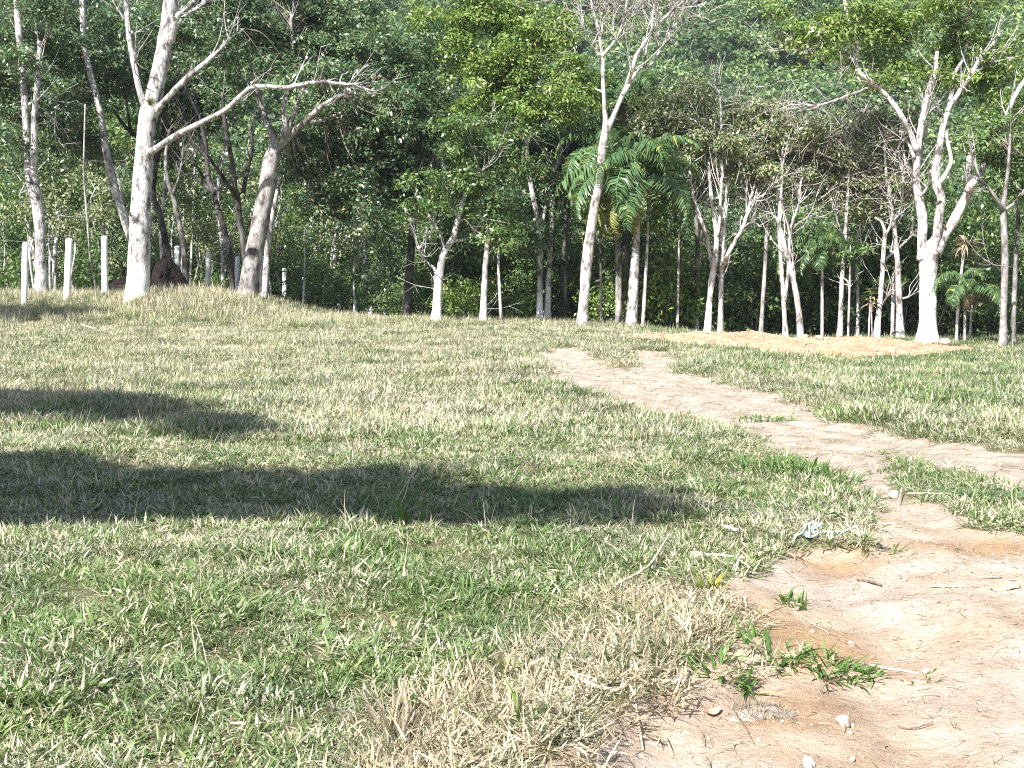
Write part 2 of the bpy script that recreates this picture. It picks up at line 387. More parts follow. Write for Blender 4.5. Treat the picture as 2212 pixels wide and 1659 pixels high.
# ------------------------------------------------------------------ terrain: one height field, cut into ground, dirt road, track and earth bank
def axis(parts):
    out = []
    for a, b, s in parts: out.append(np.arange(a, b, s))
    return np.unique(np.round(np.concatenate(out), 4))
xs = axis([(-420, -90, 22), (-90, -30, 4), (-30, -14, .8), (-14, -3.2, .17), (-3.2, 5.0, .052), (5.0, 16, .17), (16, 34, .8), (34, 90, 4), (90, 421, 22)])
ys = axis([(-60, -8, 6), (-8, 3.4, .5), (3.4, 11, .052), (11, 20, .10), (20, 47, .17), (47, 100, .9), (100, 200, 3), (200, 470, 9)])
XX, YY = np.meshgrid(xs, ys); ZZ = h(XX.ravel(), YY.ravel())
V = np.stack([XX.ravel(), YY.ravel(), ZZ], 1)
d1, d2, bm_, s1_, sb_ = masks(V[:, 0], V[:, 1])
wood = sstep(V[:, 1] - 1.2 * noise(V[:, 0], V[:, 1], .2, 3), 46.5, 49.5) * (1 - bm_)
nx, ny = len(xs), len(ys)
i = (np.arange(ny - 1)[:, None] * nx + np.arange(nx - 1)[None]).ravel()
Q = np.stack([i, i + 1, i + nx + 1, i + nx], 1)
fd1, fd2, fb = d1[Q].mean(1), d2[Q].mean(1), bm_[Q].mean(1); fy = V[Q].mean(1)[:, 1]
cls = np.where(fb > .5, 3, np.where(fd1 > .5, 1, np.where(fd2 > .5, 2, np.where(fy > 99, 4, 0))))
for c, nm in ((0, 'ground'), (1, 'dirt_road'), (2, 'dirt_track'), (3, 'earth_bank'), (4, 'hillside')):
    q = Q[cls == c]; u, inv = np.unique(q, return_inverse=True)
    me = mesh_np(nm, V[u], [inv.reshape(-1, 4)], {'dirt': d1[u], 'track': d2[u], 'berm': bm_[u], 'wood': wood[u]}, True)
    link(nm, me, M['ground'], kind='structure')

# ------------------------------------------------------------------ instancing of uncountable stuff (grass, litter, far wood)
def scatter(name, protos, mat, pos, rot, scl, at, label, cat=None):
    me = bpy.data.meshes.new(name); n = len(pos)
    me.vertices.add(n); me.vertices.foreach_set('co', np.ascontiguousarray(pos, np.float32).ravel())
    a = me.attributes.new('rot', 'FLOAT_VECTOR', 'POINT'); a.data.foreach_set('vector', np.ascontiguousarray(rot, np.float32).ravel())
    a = me.attributes.new('scl', 'FLOAT', 'POINT'); a.data.foreach_set('value', np.ascontiguousarray(scl, np.float32))
    a = me.attributes.new('pick', 'INT', 'POINT'); a.data.foreach_set('value', rng.integers(0, len(protos), n).astype(np.int32))
    for k, v in at.items():
        a = me.attributes.new(k, 'FLOAT', 'POINT'); a.data.foreach_set('value', np.ascontiguousarray(v, np.float32))
    ob = link(name, me, None, kind='stuff', label=label, cat=cat)
    ng = bpy.data.node_groups.new(name, 'GeometryNodeTree')
    ng.interface.new_socket('Geometry', in_out='INPUT', socket_type='NodeSocketGeometry')
    ng.interface.new_socket('Geometry', in_out='OUTPUT', socket_type='NodeSocketGeometry')
    I = ng.nodes.new('NodeGroupInput'); O = ng.nodes.new('NodeGroupOutput'); J = ng.nodes.new('GeometryNodeJoinGeometry')
    for pm in protos:
        if not pm.materials: pm.materials.append(mat)
        po = bpy.data.objects.new(pm.name, pm)
        oi = ng.nodes.new('GeometryNodeObjectInfo'); oi.inputs['Object'].default_value = po; oi.inputs['As Instance'].default_value = True
        ng.links.new(oi.outputs['Geometry'], J.inputs[0])
    ip = ng.nodes.new('GeometryNodeInstanceOnPoints'); ip.inputs['Pick Instance'].default_value = True
    def na(nm, ty):
        q = ng.nodes.new('GeometryNodeInputNamedAttribute'); q.data_type = ty; q.inputs['Name'].default_value = nm; return q.outputs['Attribute']
    e2r = ng.nodes.new('FunctionNodeEulerToRotation'); ng.links.new(na('rot', 'FLOAT_VECTOR'), e2r.inputs[0])
    ng.links.new(I.outputs[0], ip.inputs['Points']); ng.links.new(J.outputs[0], ip.inputs['Instance'])
    ng.links.new(na('pick', 'INT'), ip.inputs['Instance Index']); ng.links.new(e2r.outputs[0], ip.inputs['Rotation'])
    ng.links.new(na('scl', 'FLOAT'), ip.inputs['Scale']); ng.links.new(ip.outputs[0], O.inputs[0])
    md = ob.modifiers.new('scatter', 'NODES'); md.node_group = ng
    return ob

def blades(g, base, L, W, lean, az, curl, r, segs=3):
    """flat tapering blades, one at each row of base"""
    n = len(base); d = np.stack([np.cos(az), np.sin(az), np.zeros(n)], 1); sd_ = np.stack([-np.sin(az), np.cos(az), np.zeros(n)], 1)
    tw = r.uniform(-.9, .9, n)[:, None]; sd_ = unit(sd_ + d * tw * .5 + np.array([0, 0, 1.]) * r.normal(0, .35, n)[:, None])
    rows = []; p = base.copy(); th = lean.copy(); T = []
    for s in range(segs + 1):
        f = s / segs; wd = W * (1 - .0 * f) * (0.75 + .5 * math.sin(math.pi * min(f * 1.3, 1))) * (1 - f ** 2.2)
        rows.append(p - sd_ * wd[:, None] * .5)
        if s < segs: rows.append(p + sd_ * wd[:, None] * .5); T += [f, f]
        else: T += [f]
        p = p + (d * np.sin(th)[:, None] + np.array([0, 0, 1.]) * np.cos(th)[:, None]) * (L / segs)[:, None]; th = th + curl
    V = np.stack(rows, 1); m = V.shape[1]; b = np.arange(n)[:, None] * m
    Qs = [np.concatenate([b + 2 * s, b + 2 * s + 1, b + 2 * s + 3, b + 2 * s + 2], 1) for s in range(segs - 1)]
    tri = np.concatenate([b + 2 * segs - 2, b + 2 * segs - 1, b + 2 * segs], 1)
    g.add(V.reshape(-1, 3), [np.concatenate(Qs), tri], rnd=np.repeat(r.uniform(0, 1, n), m), rnd2=np.repeat(r.uniform(0, 1, n), m), tip=np.tile(T, n))
def tuft(name, seed, n, rad, L, W, lean, curl, segs=3, Lj=.4):
    r = np.random.default_rng(seed); g = Geo()
    a = r.uniform(0, 6.28, n); q = rad * np.sqrt(r.uniform(0, 1, n))
    base = np.stack([q * np.cos(a), q * np.sin(a), np.full(n, -.006)], 1)
    blades(g, base, L * r.uniform(1 - Lj, 1 + Lj, n), W * r.uniform(.6, 1.3, n), np.abs(r.normal(lean, .3, n)), a + r.normal(0, 1.0, n), r.normal(curl, .22, n), r, segs)
    return g.mesh(name)
near_t = [tuft('grass_near', s, 34, .095, .070, .0080, 1.0, .30) for s in range(7)]
mid_t = [tuft('grass_mid', 20 + s, 54, .18, .082, .0105, .80, .30, 2) for s in range(6)]
tall_t = [tuft('grass_tall', 40 + s, 30, .14, .26, .012, .35, .30, 3, .5) for s in range(6)]
stalk_t = [tuft('grass_stalk', 60 + s, 3, .05, .24, .0042, .3, .22, 3, .4) for s in range(6)]
straw_t = [tuft('straw_mat', 80 + s, 22, .09, .095, .0060, 1.25, .22, 3, .5) for s in range(6)]

def spread(y0, y1, dens, marg=1.6, grow=.42):
    """random points over the field in view, density per square metre"""
    n = int((y1 - y0) * (2 * marg + 2 * grow * (y0 + y1) / 2) * dens * 1.15)
    y = rng.uniform(y0, y1, n); wmax = marg + grow * y1; x = rng.uniform(-wmax, wmax, n)
    k = np.abs(x) < marg + grow * y; return x[k], y[k]
def put(x, y, tilt=.12):
    n = len(x); return np.stack([x, y, h(x, y)], 1), np.stack([rng.normal(0, tilt, n), rng.normal(0, tilt, n), rng.uniform(0, 6.28, n)], 1)
def dryness(x, y):
    a = .42 + .20 * noise(x, y, .16, 13) + .20 * noise(x, y, .6, 14)
    a = a + .20 * sstep(y, 13, 19) * (1 - sstep(x, 1.5, 6)) - .14 * sstep(x, 2.5, 7) * sstep(y, 13, 20)
    a = a - .14 * np.exp(-((y - 8.6) / 1.8) ** 2) * sstep(-x, -1.5, 0.5)
    d = poly_sd(D1, x, y); a = a + .38 * sstep(d, -1.1, -.1) * sstep(-y, -9.5, -7)
    a = a + .32 * np.exp(-((x + 8.8) / 2.6) ** 2 - ((y - 42) / 2.4) ** 2)
    return np.clip(a, .05, .98)
def keep(x, y, lo=.5):
    a, b, c, s, sb = masks(x, y); cov = np.maximum(np.maximum(a, b), c)
    return cov < rng.uniform(.15, lo, len(x))
parts = []
for y0, y1, dn in ((3.6, 9, 330), (9, 15, 200)):
    x, y = spread(y0, y1, dn, 1.2); k = keep(x, y); x, y = x[k], y[k]
    thin = rng.uniform(0, 1, len(x)) < .92 + .4 * noise(x, y, .9, 15); parts.append((x[thin], y[thin]))
x = np.concatenate([p[0] for p in parts]); y = np.concatenate([p[1] for p in parts]); pos, rot = put(x, y, .2)
lush = noise(x, y, .55, 16)
scatter('short_grass', near_t, M['grass'], pos, rot, rng.uniform(.65, 1.2, len(x)) * (1 + .22 * lush), {'dry': np.clip(dryness(x, y) - .06 * lush, 0.03, 1), 'tone': np.clip(.5 + .3 * noise(x, y, .6, 17) + rng.normal(0, .14, len(x)), 0, 1)},
        'short creeping lawn grass, half dry, in the foreground')
parts = []
for y0, y1, dn in ((14.5, 24, 62), (24, 36, 42), (36, 48, 34)):
    x, y = spread(y0, y1, dn, 2.0); k = keep(x, y); parts.append((x[k], y[k]))
x = np.concatenate([p[0] for p in parts]); y = np.concatenate([p[1] for p in parts]); pos, rot = put(x, y, .15)
scatter('field_grass', mid_t, M['grass'], pos, rot, rng.uniform(.8, 1.4, len(x)) * (1 + .25 * noise(x, y, .3, 18) + .25 * sstep(x, 2.5, 6)), {'dry': dryness(x, y), 'tone': np.clip(.5 + .3 * noise(x, y, .35, 19) + rng.normal(0, .14, len(x)), 0, 1)},
        'pale half-dry grass covering the sloping field beyond the tree shadow')

# tall straw-green grass on the fence mound and along the crest
x, y = spread(37.5, 52, 16, 3); m = (x < -4.2 + .8 * noise(x, y, .2, 20)) & (y > 38.6 - .9 * noise(x, y, .3, 21)) & keep(x, y)
x2, y2 = spread(42.0, 47.5, 9, 3); m2 = keep(x2, y2) & (x2 > -6)
x3, y3 = spread(13, 42, 1.1, 2); m3 = keep(x3, y3) & (noise(x3, y3, .25, 22) > .15)
feet = [P(u, 640, yy)[:2] for u, yy in [(90, 44), (297, 42.2), (533, 44.5), (571, 47), (942, 42.6), (1043, 43.2), (1083, 43.4), (1166, 45), (1256, 42.3), (1364, 43.6), (2166, 40.5), (51, 41), (144, 41.8), (227, 43.4), (2065, 42.4)] for _ in range(9)]
fx = np.array([f[0] for f in feet]) + rng.normal(0, .3, len(feet)); fy_ = np.array([f[1] for f in feet]) + rng.normal(-.15, .22, len(feet))
x = np.concatenate([x[m], x2[m2], x3[m3], fx]); y = np.concatenate([y[m], y2[m2], y3[m3], fy_]); pos, rot = put(x, y, .1)
sc = rng.uniform(.6, 1.25, len(x)) * np.where(y < 37, .62, 1) * np.where((x > -4.5) & (y > 40), .75, 1) * (1 + .35 * np.exp(-((x + 8.8) / 2.2) ** 2 - ((y - 42) / 1.8) ** 2))
scatter('tall_grass', tall_t, M['grass'], pos, rot, sc, {'dry': np.clip(dryness(x, y) + .06, 0, 1), 'tone': rng.uniform(.3, 1, len(x))}, 'tall unmown grass along the fence and the crest of the field')
x, y = spread(4, 24, 3.0, 1.5); k = keep(x, y); x, y = x[k], y[k]; pos, rot = put(x, y, .2)
scatter('seed_stalks', stalk_t, M['grass'], pos, rot, rng.uniform(.45, 1.15, len(x)), {'dry': np.full(len(x), .72), 'tone': rng.uniform(.5, 1, len(x))}, 'thin seed stalks standing above the short grass')
# broad low weeds between the grass blades, weeds round the trunks and posts
def leafy(name, seed):
    r = np.random.default_rng(seed); g = Geo(); n = 9; a = r.uniform(0, 6.28, n); q = .03 + .05 * r.uniform(0, 1, n)
    blades(g, np.stack([.01 * np.cos(a), .01 * np.sin(a), np.zeros(n)], 1), q, np.full(n, .022), r.uniform(.9, 1.4, n), a, np.full(n, .12), r, 3); return g.mesh(name)
x, y = spread(3.8, 16, 16, 1.0); k = keep(x, y) & (noise(x, y, .45, 26) > -.1); x, y = x[k], y[k]; pos, rot = put(x, y, .2); pos[:, 2] += .02
scatter('low_weeds', [leafy('weed_leaf', s) for s in range(5)], M['grass'], pos, rot, rng.uniform(.6, 1.2, len(x)), {'dry': np.full(len(x), .10), 'tone': rng.uniform(.2, .9, len(x))}, 'small broad-leaved weeds mixed into the lawn')
# matted straw along the road edge
x, y = spread(3.8, 9.0, 380, 1.0); d = poly_sd(D1, x, y) + .12 * noise(x, y, 1.5, 23)
k = (rng.uniform(0, 1, len(x)) < np.exp(-((d + .30) / .38) ** 2)) & (y < 7.4 + .5 * noise(x, y, .8, 24)); x, y = x[k], y[k]; pos, rot = put(x, y, .35)
scatter('matted_straw', straw_t, M['straw'], pos, rot, rng.uniform(.7, 1.35, len(x)), {'dry': rng.uniform(.6, 1, len(x)), 'tone': rng.uniform(.2, 1, len(x))}, 'dead matted straw hanging over the cut edge of the dirt road')
# straw bits and pebbles lying on the bare earth
def bit(name, seed):
    r = np.random.default_rng(seed); g = Geo()
    p = np.array([[0, 0, .002], [.03, .004 * r.normal(), .006], [.06, .010 * r.normal(), .003]]) * r.uniform(.6, 1.3)
    Vt, Ft = tube(p, [.0012, .0018, .0008], 4); g.add(Vt, Ft, rnd=r.uniform(), rnd2=r.uniform(), tip=.5)
    return g.mesh(name)
def pebble(name, seed):
    r = np.random.default_rng(seed); g = Geo(); a = np.linspace(0, 6.28, 7, endpoint=False); Vp = []
    for z, q in ((-.3, .7), (.15, 1.0), (.55, .62)): Vp += [(q * math.cos(t) * r.uniform(.75, 1.25), q * math.sin(t) * r.uniform(.7, 1.1), z * r.uniform(.7, 1.2)) for t in a]
    Vp.append((0, 0, .72)); Fq = [[i + 7 * k, (i + 1) % 7 + 7 * k, (i + 1) % 7 + 7 * k + 7, i + 7 * k + 7] for k in (0, 1) for i in range(7)]; Ft = [[14 + i, 14 + (i + 1) % 7, 21] for i in range(7)]
    g.add(np.array(Vp), [np.array(Fq), np.array(Ft)]); return g.mesh(name, smooth=False)
x, y = spread(3.8, 12, 260, 1.0); a, b, c, _, _ = masks(x, y); k = (a > .6); x, y = x[k], y[k]
x2, y2 = spread(11, 26, 22, 1.0); a, b, c, _, _ = masks(x2, y2); k = b > .6; x2, y2 = x2[k], y2[k]
X_ = np.concatenate([x, x2]); Y_ = np.concatenate([y, y2]); pos, rot = put(X_, Y_, .25)
scatter('straw_litter', [bit('straw_bit', s) for s in range(8)], M['straw'], pos, rot, rng.uniform(.4, 1.2, len(X_)) * np.where(Y_ > 11, 2.2, 1), {'dry': rng.uniform(.3, 1, len(X_)), 'tone': rng.uniform(0, 1, len(X_))}, 'small straw bits littered over the bare earth')
k = rng.uniform(0, 1, len(X_)) < .14; Xp, Yp = X_[k] + .03, Y_[k] + .02
xb, yb = spread(35, 44, 5, 2); a, b, c, _, _ = masks(xb, yb); k = c > .7; Xp = np.concatenate([Xp, xb[k]]); Yp = np.concatenate([Yp, yb[k]]); pos, rot = put(Xp, Yp, .3)
scatter('pebbles', [pebble('pebble', s) for s in range(6)], M['stone'], pos, rot, rng.lognormal(-5.4, .5, len(Xp)) * np.where(Yp > 30, 4.5, np.where(Yp > 11, 2, 1)), {}, 'small pebbles and clods scattered over the bare earth')

x, y = spread(3.8, 11, 900, 1.0); a, b, c, _, _ = masks(x, y); k = (a > .5) & (rng.uniform(0, 1, len(x)) < .55 + .6 * noise(x, y, 1.1, 27)); x, y = x[k], y[k]
x2, y2 = spread(34, 44, 60, 1.0); a, b, c, _, _ = masks(x2, y2); k = c > .4; x2, y2 = x2[k], y2[k]
x3, y3 = spread(11, 32, 60, 1.0); a, b, c, _, _ = masks(x3, y3); k = b > .4; x3, y3 = x3[k], y3[k]
X_ = np.concatenate([x, x2, x3]); Y_ = np.concatenate([y, y2, y3]); pos, rot = put(X_, Y_, .4)
M['crumb'] = plain('soil_crumb', [(.3, (.34, .21, .125)), (.5, (.48, .33, .22)), (.7, (.56, .42, .31))], 3.0, .95)
scatter('soil_crumbs', [pebble('crumb', 20 + s) for s in range(6)], M['crumb'], pos, rot, rng.lognormal(-6.0, .55, len(X_)) * np.where(Y_ > 30, 7, np.where(Y_ > 11, 3.5, 1)), {}, 'crumbs of loose soil on the bare earth')
# ------------------------------------------------------------------ trees
def blob_points(bl, n, r, shell=.5):
    """clump centres inside picture-traced crown masses set at their real distance"""
    out = []; sc_ = []
    for (u, v, ru, rv, y, ry) in bl:
        k = max(2, int(round(n * px(ru, y) * px(rv, y) * math.pi)))
        m = max(2, k // 10); o = unit(r.normal(0, 1, (m, 3))) * (r.uniform(0, 1, (m, 1)) ** .38)      # leaf sprays, gaps between them
        j = r.integers(0, m, k); c = P(u, v, y)
        out.append(c + o[j] * np.array([px(ru, y), ry, px(rv, y)]) + r.normal(0, 1, (k, 3)) * np.array([.34, .34, .20]))
        sc_.append(c + o[j] * np.array([px(ru, y), ry, px(rv, y)]) - np.array([0, 0, .25]))
    return np.concatenate(out), np.concatenate(sc_)

def limb_pts(pts, y, r, wob=.4):
    """(u, v, width[, dy]) -> world points and radii; wob bends the limb in depth"""
    a = []; q = np.cumsum(r.normal(0, wob, len(pts))); q -= q[0]
    for i, p in enumerate(pts):
        yy = y + (p[3] if len(p) > 3 else q[i]); a.append([*P(p[0], p[1], yy), px(p[2], yy) * .5])
    return np.array(a)

def make_tree(name, label, y, trunk, limbs=(), crown=(), leaf='leaf_mid', bark='bark_pale', seed=0, dens=12, nleaf=46, rc=.42, L=.14, W=.062, wash=0.0, twigs=.35, fine=0, group=None, wob=.35, vines=0, flare=1.35, cat='tree'):
    r = np.random.default_rng(1000 + seed)
    base = G(trunk[0][0], min(trunk[0][1], 780)) if False else None
    tp = limb_pts([(*p[:3], p[3] if len(p) > 3 else 0.0) for p in trunk], y, r)
    x0, y0 = tp[0][0], tp[0][1]; z0 = hz(x0, y0)
    foot = np.array([x0 - (tp[1][0] - x0) * .1, y0, z0 - .25, tp[0][3] * flare])
    if tp[0][2] > z0 + .05: tp = np.vstack([foot, tp])
    else: tp[0][2] = min(tp[0][2], z0 - .05); tp[0][3] *= flare
    root = empty(name, (x0, y0, z0), label, cat, group); off = np.array([x0, y0, z0])
    sp = spline(tp, 6); sides = 14 if tp[:, 3].max() > .16 else 9
    Vt, Ft = tube(sp[:, :3], np.maximum(sp[:, 3], .006), sides, .055, r)
    g = Geo(); ht = Vt[:, 2] - z0
    g.add(Vt, Ft, wash=np.clip(1.0 - (ht - wash) / .5, 0, 1) if wash else 0.0)
    link('trunk', g.mesh('trunk', off, True), M[bark], root)
    nodes = [sp]
    for lb in limbs:
        lp = limb_pts(lb, y, r, wob); lp[0][3] *= 1.35; sp2 = spline(lp, 5); sp2[:, :3] += r.normal(0, .012, (len(sp2), 3)) * np.linspace(0, 1, len(sp2))[:, None]
        Vt, Ft = tube(sp2[:, :3], np.maximum(sp2[:, 3], .006), 10 if lp[:, 3].max() > .07 else 6, .06, r)
        g = Geo(); g.add(Vt, Ft, wash=0.0); link('branch', g.mesh('branch', off, True), M[bark], root); nodes.append(sp2)
    if crown:
        bl = [(c[0], c[1], c[2], c[3], y + (c[4] if len(c) > 4 else 0.3), c[5] if len(c) > 5 else max(.7, min(2.2, px(min(c[2], c[3]), y) * 1.1))) for c in crown]
        C, SC = blob_points(bl, dens * 1.6, r)
        g = Geo(); clumps(g, C, nleaf, rc * .85, L, W, r, S=SC)
        nd = np.concatenate(nodes); tw = Geo(); sec = Geo(); k = r.choice(len(C), max(1, int(len(C) * twigs * .5)), replace=False)
        hi = nd[nd[:, 2] > np.quantile(nd[:, 2], .35)]
        for c in C[k]:
            d_ = np.linalg.norm(hi[:, :3] - c, axis=1); q = hi[r.choice(np.argsort(d_)[:4])]
            dist = np.linalg.norm(q[:3] - c)
            if dist > 2.4 or dist < .15: continue
            mid = (q[:3] * .5 + c * .5) + r.normal(0, .13 * dist, 3) + np.array([0, 0, .08 * dist])
            s3 = spline(np.array([q[:3], mid, c]), 4); r0 = min(q[3] * .8, .005 + .008 * dist)
            Vt, Ft = tube(s3, np.linspace(r0, .004, len(s3)), 5, 0, r, False); tw.add(Vt, Ft, wash=0.0)
            for _ in range(2):
                e = c + r.normal(0, .35, 3); s4 = spline(np.array([s3[-3], (s3[-3] + e) * .5 + r.normal(0, .06, 3), e]), 2)
                Vt, Ft = tube(s4, np.linspace(.006, .003, len(s4)), 3, 0, r, False); tw.add(Vt, Ft, wash=0.0)
        for nd2 in nodes[1:]:
            Ln = np.linalg.norm(nd2[-1, :3] - nd2[0, :3])
            if Ln < .5: continue
            for _ in range(int(4 + 2.5 * Ln)):
                i_ = min(len(nd2) - 2, int(len(nd2) * r.uniform(.35, 1.0))); q = nd2[i_]; tg = unit(nd2[i_ + 1, :3] - q[:3]); d_ = unit(tg * .9 + r.normal(0, .55, 3) + np.array([0, 0, .35])); l_ = r.uniform(.4, 1.3)
                e = q[:3] + d_ * l_ + np.array([0, 0, .15 * l_]); s4 = spline(np.array([q[:3], q[:3] + d_ * l_ * .5 + r.normal(0, .05, 3), e]), 3)
                r0 = min(q[3] * .55, .022); Vt, Ft = tube(s4, np.linspace(r0, .005, len(s4)), 5, 0, r, False); sec.add(Vt, Ft, wash=0.0)
                for _ in range(2):
                    b_ = s4[r.integers(2, len(s4))]; e2 = b_ + unit(d_ + r.normal(0, .7, 3)) * r.uniform(.2, .6); s5 = spline(np.array([b_, (b_ + e2) / 2 + r.normal(0, .03, 3), e2]), 2); Vt, Ft = tube(s5, np.linspace(.008, .003, len(s5)), 3, 0, r, False); sec.add(Vt, Ft, wash=0.0)
        if sec.n: link('branchlets', sec.mesh('branchlets', off, True), M[bark], root, kind='stuff')
        if fine:
            for c in C[r.choice(len(C), fine, replace=True)]:
                a_ = c + r.normal(0, .5, 3); dd = unit(r.normal(0, 1, 3) + np.array([0, 0, .35])) * r.uniform(.35, 1.1)
                s4 = spline(np.array([a_, a_ + dd * .5 + r.normal(0, .10, 3), a_ + dd]), 2)
                Vt, Ft = tube(s4, np.linspace(.015, .005, len(s4)), 3, 0, r, False); tw.add(Vt, Ft, wash=0.0)
        link('crown', g.mesh('crown', off), M[leaf], root, kind='stuff')
        if tw.n: link('twigs', tw.mesh('twigs', off, True), M['twig_pale' if fine else 'twig'], root, kind='stuff')
    return root, nodes

T = make_tree
# --- left group
T('pale_tree', 'mottled pale tree at the far left edge, forking in two close stems', 44, [(90, 640, 25), (88, 560, 23), (84, 470, 24), (68, 380, 27), (60, 330, 16), (55, 250, 14), (48, 150, 14), (40, 60, 15), (34, -60, 15)],
  [[(70, 385, 18), (74, 320, 15), (74, 250, 13), (81, 180, 12), (86, 90, 10)], [(85, 400, 3), (100, 460, 2), (96, 520, 1.5)], [(88, 205, 3), (115, 215, 2), (130, 240, 1.5)], [(78, 228, 3), (105, 245, 2.2), (125, 278, 1.4)]],
  [(25, 60, 75, 90, 1.4), (20, 220, 60, 110, 1.6), (120, 90, 80, 90, 2.5), (120, 250, 60, 70, 2.4), (10, 340, 40, 60, 2), (50, 115, 50, 42, -.7), (110, 30, 50, 40, -.3), (30, 300, 30, 50, -.4)], 'leaf_dark', 'bark_pale', 1, wob=.2)
T('leaning_tree', 'thin grey tree curving up behind the big forked trunk at left', 47, [(310, 640, 16), (290, 540, 17), (270, 475, 20), (245, 400, 17), (228, 320, 16), (218, 250, 14), (203, 190, 14), (188, 130, 13), (180, 70, 13), (176, -40, 13)],
  [[(235, 345, 7), (255, 385, 6), (262, 430, 5)], [(228, 350, 3), (200, 347, 2), (170, 350, 1.2), (145, 340, .8)]], [(210, 60, 80, 90, 1.5), (170, 300, 70, 70, 2.0), (250, 170, 70, 100, 2), (150, 180, 60, 90, 1.6)], 'leaf_dark', 'bark_pale', 2, dens=11, wob=.2)
T('bare_sapling', 'thin bare yellowish stem rising alone between the first white posts', 42.5, [(206, 622, 4), (195, 560, 4.2), (188, 470, 4), (181, 380, 4), (182, 300, 3.5), (184, 225, 3)], [], [], bark='bark_grey', seed=3, flare=1.1)
T('big_forked_tree', 'big white-mottled tree on the mound, forking in three, long limb reaching right', 42.2, [(297, 640, 56), (299, 600, 49), (301, 530, 45), (304, 450, 43), (309, 380, 42), (314, 300, 38), (324, 235, 40), (337, 190, 36), (350, 130, 35), (362, 60, 33), (374, -40, 33)],
  [[(318, 238, 16, .0), (304, 205, 14, -.2), (292, 150, 13, -.3), (280, 90, 12, -.3), (275, 40, 12, -.2), (272, -30, 11, 0)],
   [(335, 240, 18, 0), (352, 222, 14, -.2), (400, 172, 13, -.5), (440, 138, 11, -.6), (475, 107, 10, -.5), (500, 80, 7, -.3), (530, 62, 5, 0)],
   [(318, 338, 18, 0), (335, 322, 15, -.4), (385, 290, 13, -.9), (440, 262, 11, -1.2), (490, 235, 10.5, -1.4), (525, 202, 9.5, -1.5), (553, 187, 9, -1.6), (620, 188, 9, -1.8), (690, 177, 8.5, -1.9), (735, 182, 8, -1.9), (770, 184, 7, -1.8), (800, 195, 3.5, -1.7)],
   [(735, 181, 4, -1.9), (738, 165, 3, -1.8), (752, 155, 2.2, -1.7)], [(770, 184, 4, -1.8), (786, 178, 2.5, -1.8), (800, 180, 1.5, -1.8)],
   [(368, 90, 16, 0), (382, 38, 13, -.3), (405, 18, 12, -.4), (430, -10, 11, -.4)], [(372, 70, 12, .1), (395, 40, 10, .1), (436, 10, 9, .1), (470, -30, 7, 0)], [(270, 45, 3, -.2), (255, 20, 2, -.2), (240, -10, 1.6, -.2)]],
  [(470, 30, 110, 70, 2.2), (560, 90, 90, 70, 2.0), (430, 120, 60, 60, 2.6), (330, 40, 60, 60, 3), (800, 190, 40, 16, -.6, .5), (520, 150, 60, 40, .6), (600, 140, 60, 36, -.4), (690, 145, 50, 26, -.6), (760, 150, 50, 30, -.7), (470, 90, 50, 30, .2), (840, 200, 50, 30, -.6)], 'leaf_dark', 'bark_pale', 4, wash=.75, dens=12, wob=.1)
T('dark_leaning_tree', 'dark brown trunk leaning left just right of the big forked tree', 50, [(378, 625, 15), (368, 585, 15), (355, 510, 14), (345, 460, 13), (330, 420, 12), (338, 345, 9), (318, 310, 9), (282, 285, 8), (262, 262, 7), (245, 238, 6)],
  [[(338, 350, 8), (350, 300, 6), (352, 240, 5)], [(282, 285, 6), (275, 235, 5), (270, 190, 4)]], [(260, 120, 90, 90, 1.5), (390, 110, 90, 80, 2.0), (320, 200, 50, 50, 2.2)], 'leaf_dark', 'bark_dark', 5, dens=9, flare=1.6)
T('dark_stem_tree', 'slim curved trunk, pale at its foot, second right of the big forked tree', 49, [(402, 622, 13), (399, 570, 12), (394, 520, 12), (385, 470, 11), (372, 420, 10), (362, 390, 9), (358, 340, 8), (366, 280, 7)],
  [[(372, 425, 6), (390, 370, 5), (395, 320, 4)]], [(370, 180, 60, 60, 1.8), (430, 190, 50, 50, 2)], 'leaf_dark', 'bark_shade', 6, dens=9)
T('dark_twin_tree', 'dark slender tree with many upswept limbs left of the second big tree', 50, [(503, 640, 13), (498, 560, 13), (485, 500, 13), (470, 450, 12), (460, 415, 12), (450, 385, 11), (446, 330, 10), (438, 280, 9), (425, 240, 8), (405, 200, 6), (395, 150, 5)],
  [[(458, 412, 9), (425, 385, 7), (390, 362, 6), (370, 340, 5), (356, 318, 4), (345, 300, 3)], [(447, 340, 7), (418, 310, 6), (405, 275, 5), (385, 230, 4), (380, 190, 3)], [(430, 250, 6), (420, 200, 5), (418, 150, 4)], [(440, 385, 5), (415, 340, 4), (402, 320, 3)]],
  [(430, 140, 70, 60, 1.6), (500, 170, 70, 60, 2.0), (380, 120, 60, 60, 1.8)], 'leaf_dark', 'bark_dark', 7, dens=9)
T('dark_fork_tree', 'dark forked trunk standing directly behind the second big leaning tree', 49, [(535, 640, 16), (527, 530, 15), (517, 480, 14), (514, 440, 14), (508, 415, 12), (504, 370, 11), (492, 300, 10), (484, 250, 8), (480, 200, 6)],
  [[(512, 425, 11), (497, 405, 9), (480, 380, 8), (455, 345, 7), (432, 300, 6), (425, 250, 5)], [(525, 415, 8), (535, 365, 8), (545, 320, 7), (540, 270, 6)]], [(500, 210, 70, 60, 1.6), (450, 230, 40, 40, 2.0)], 'leaf_dark', 'bark_dark', 8, dens=9)
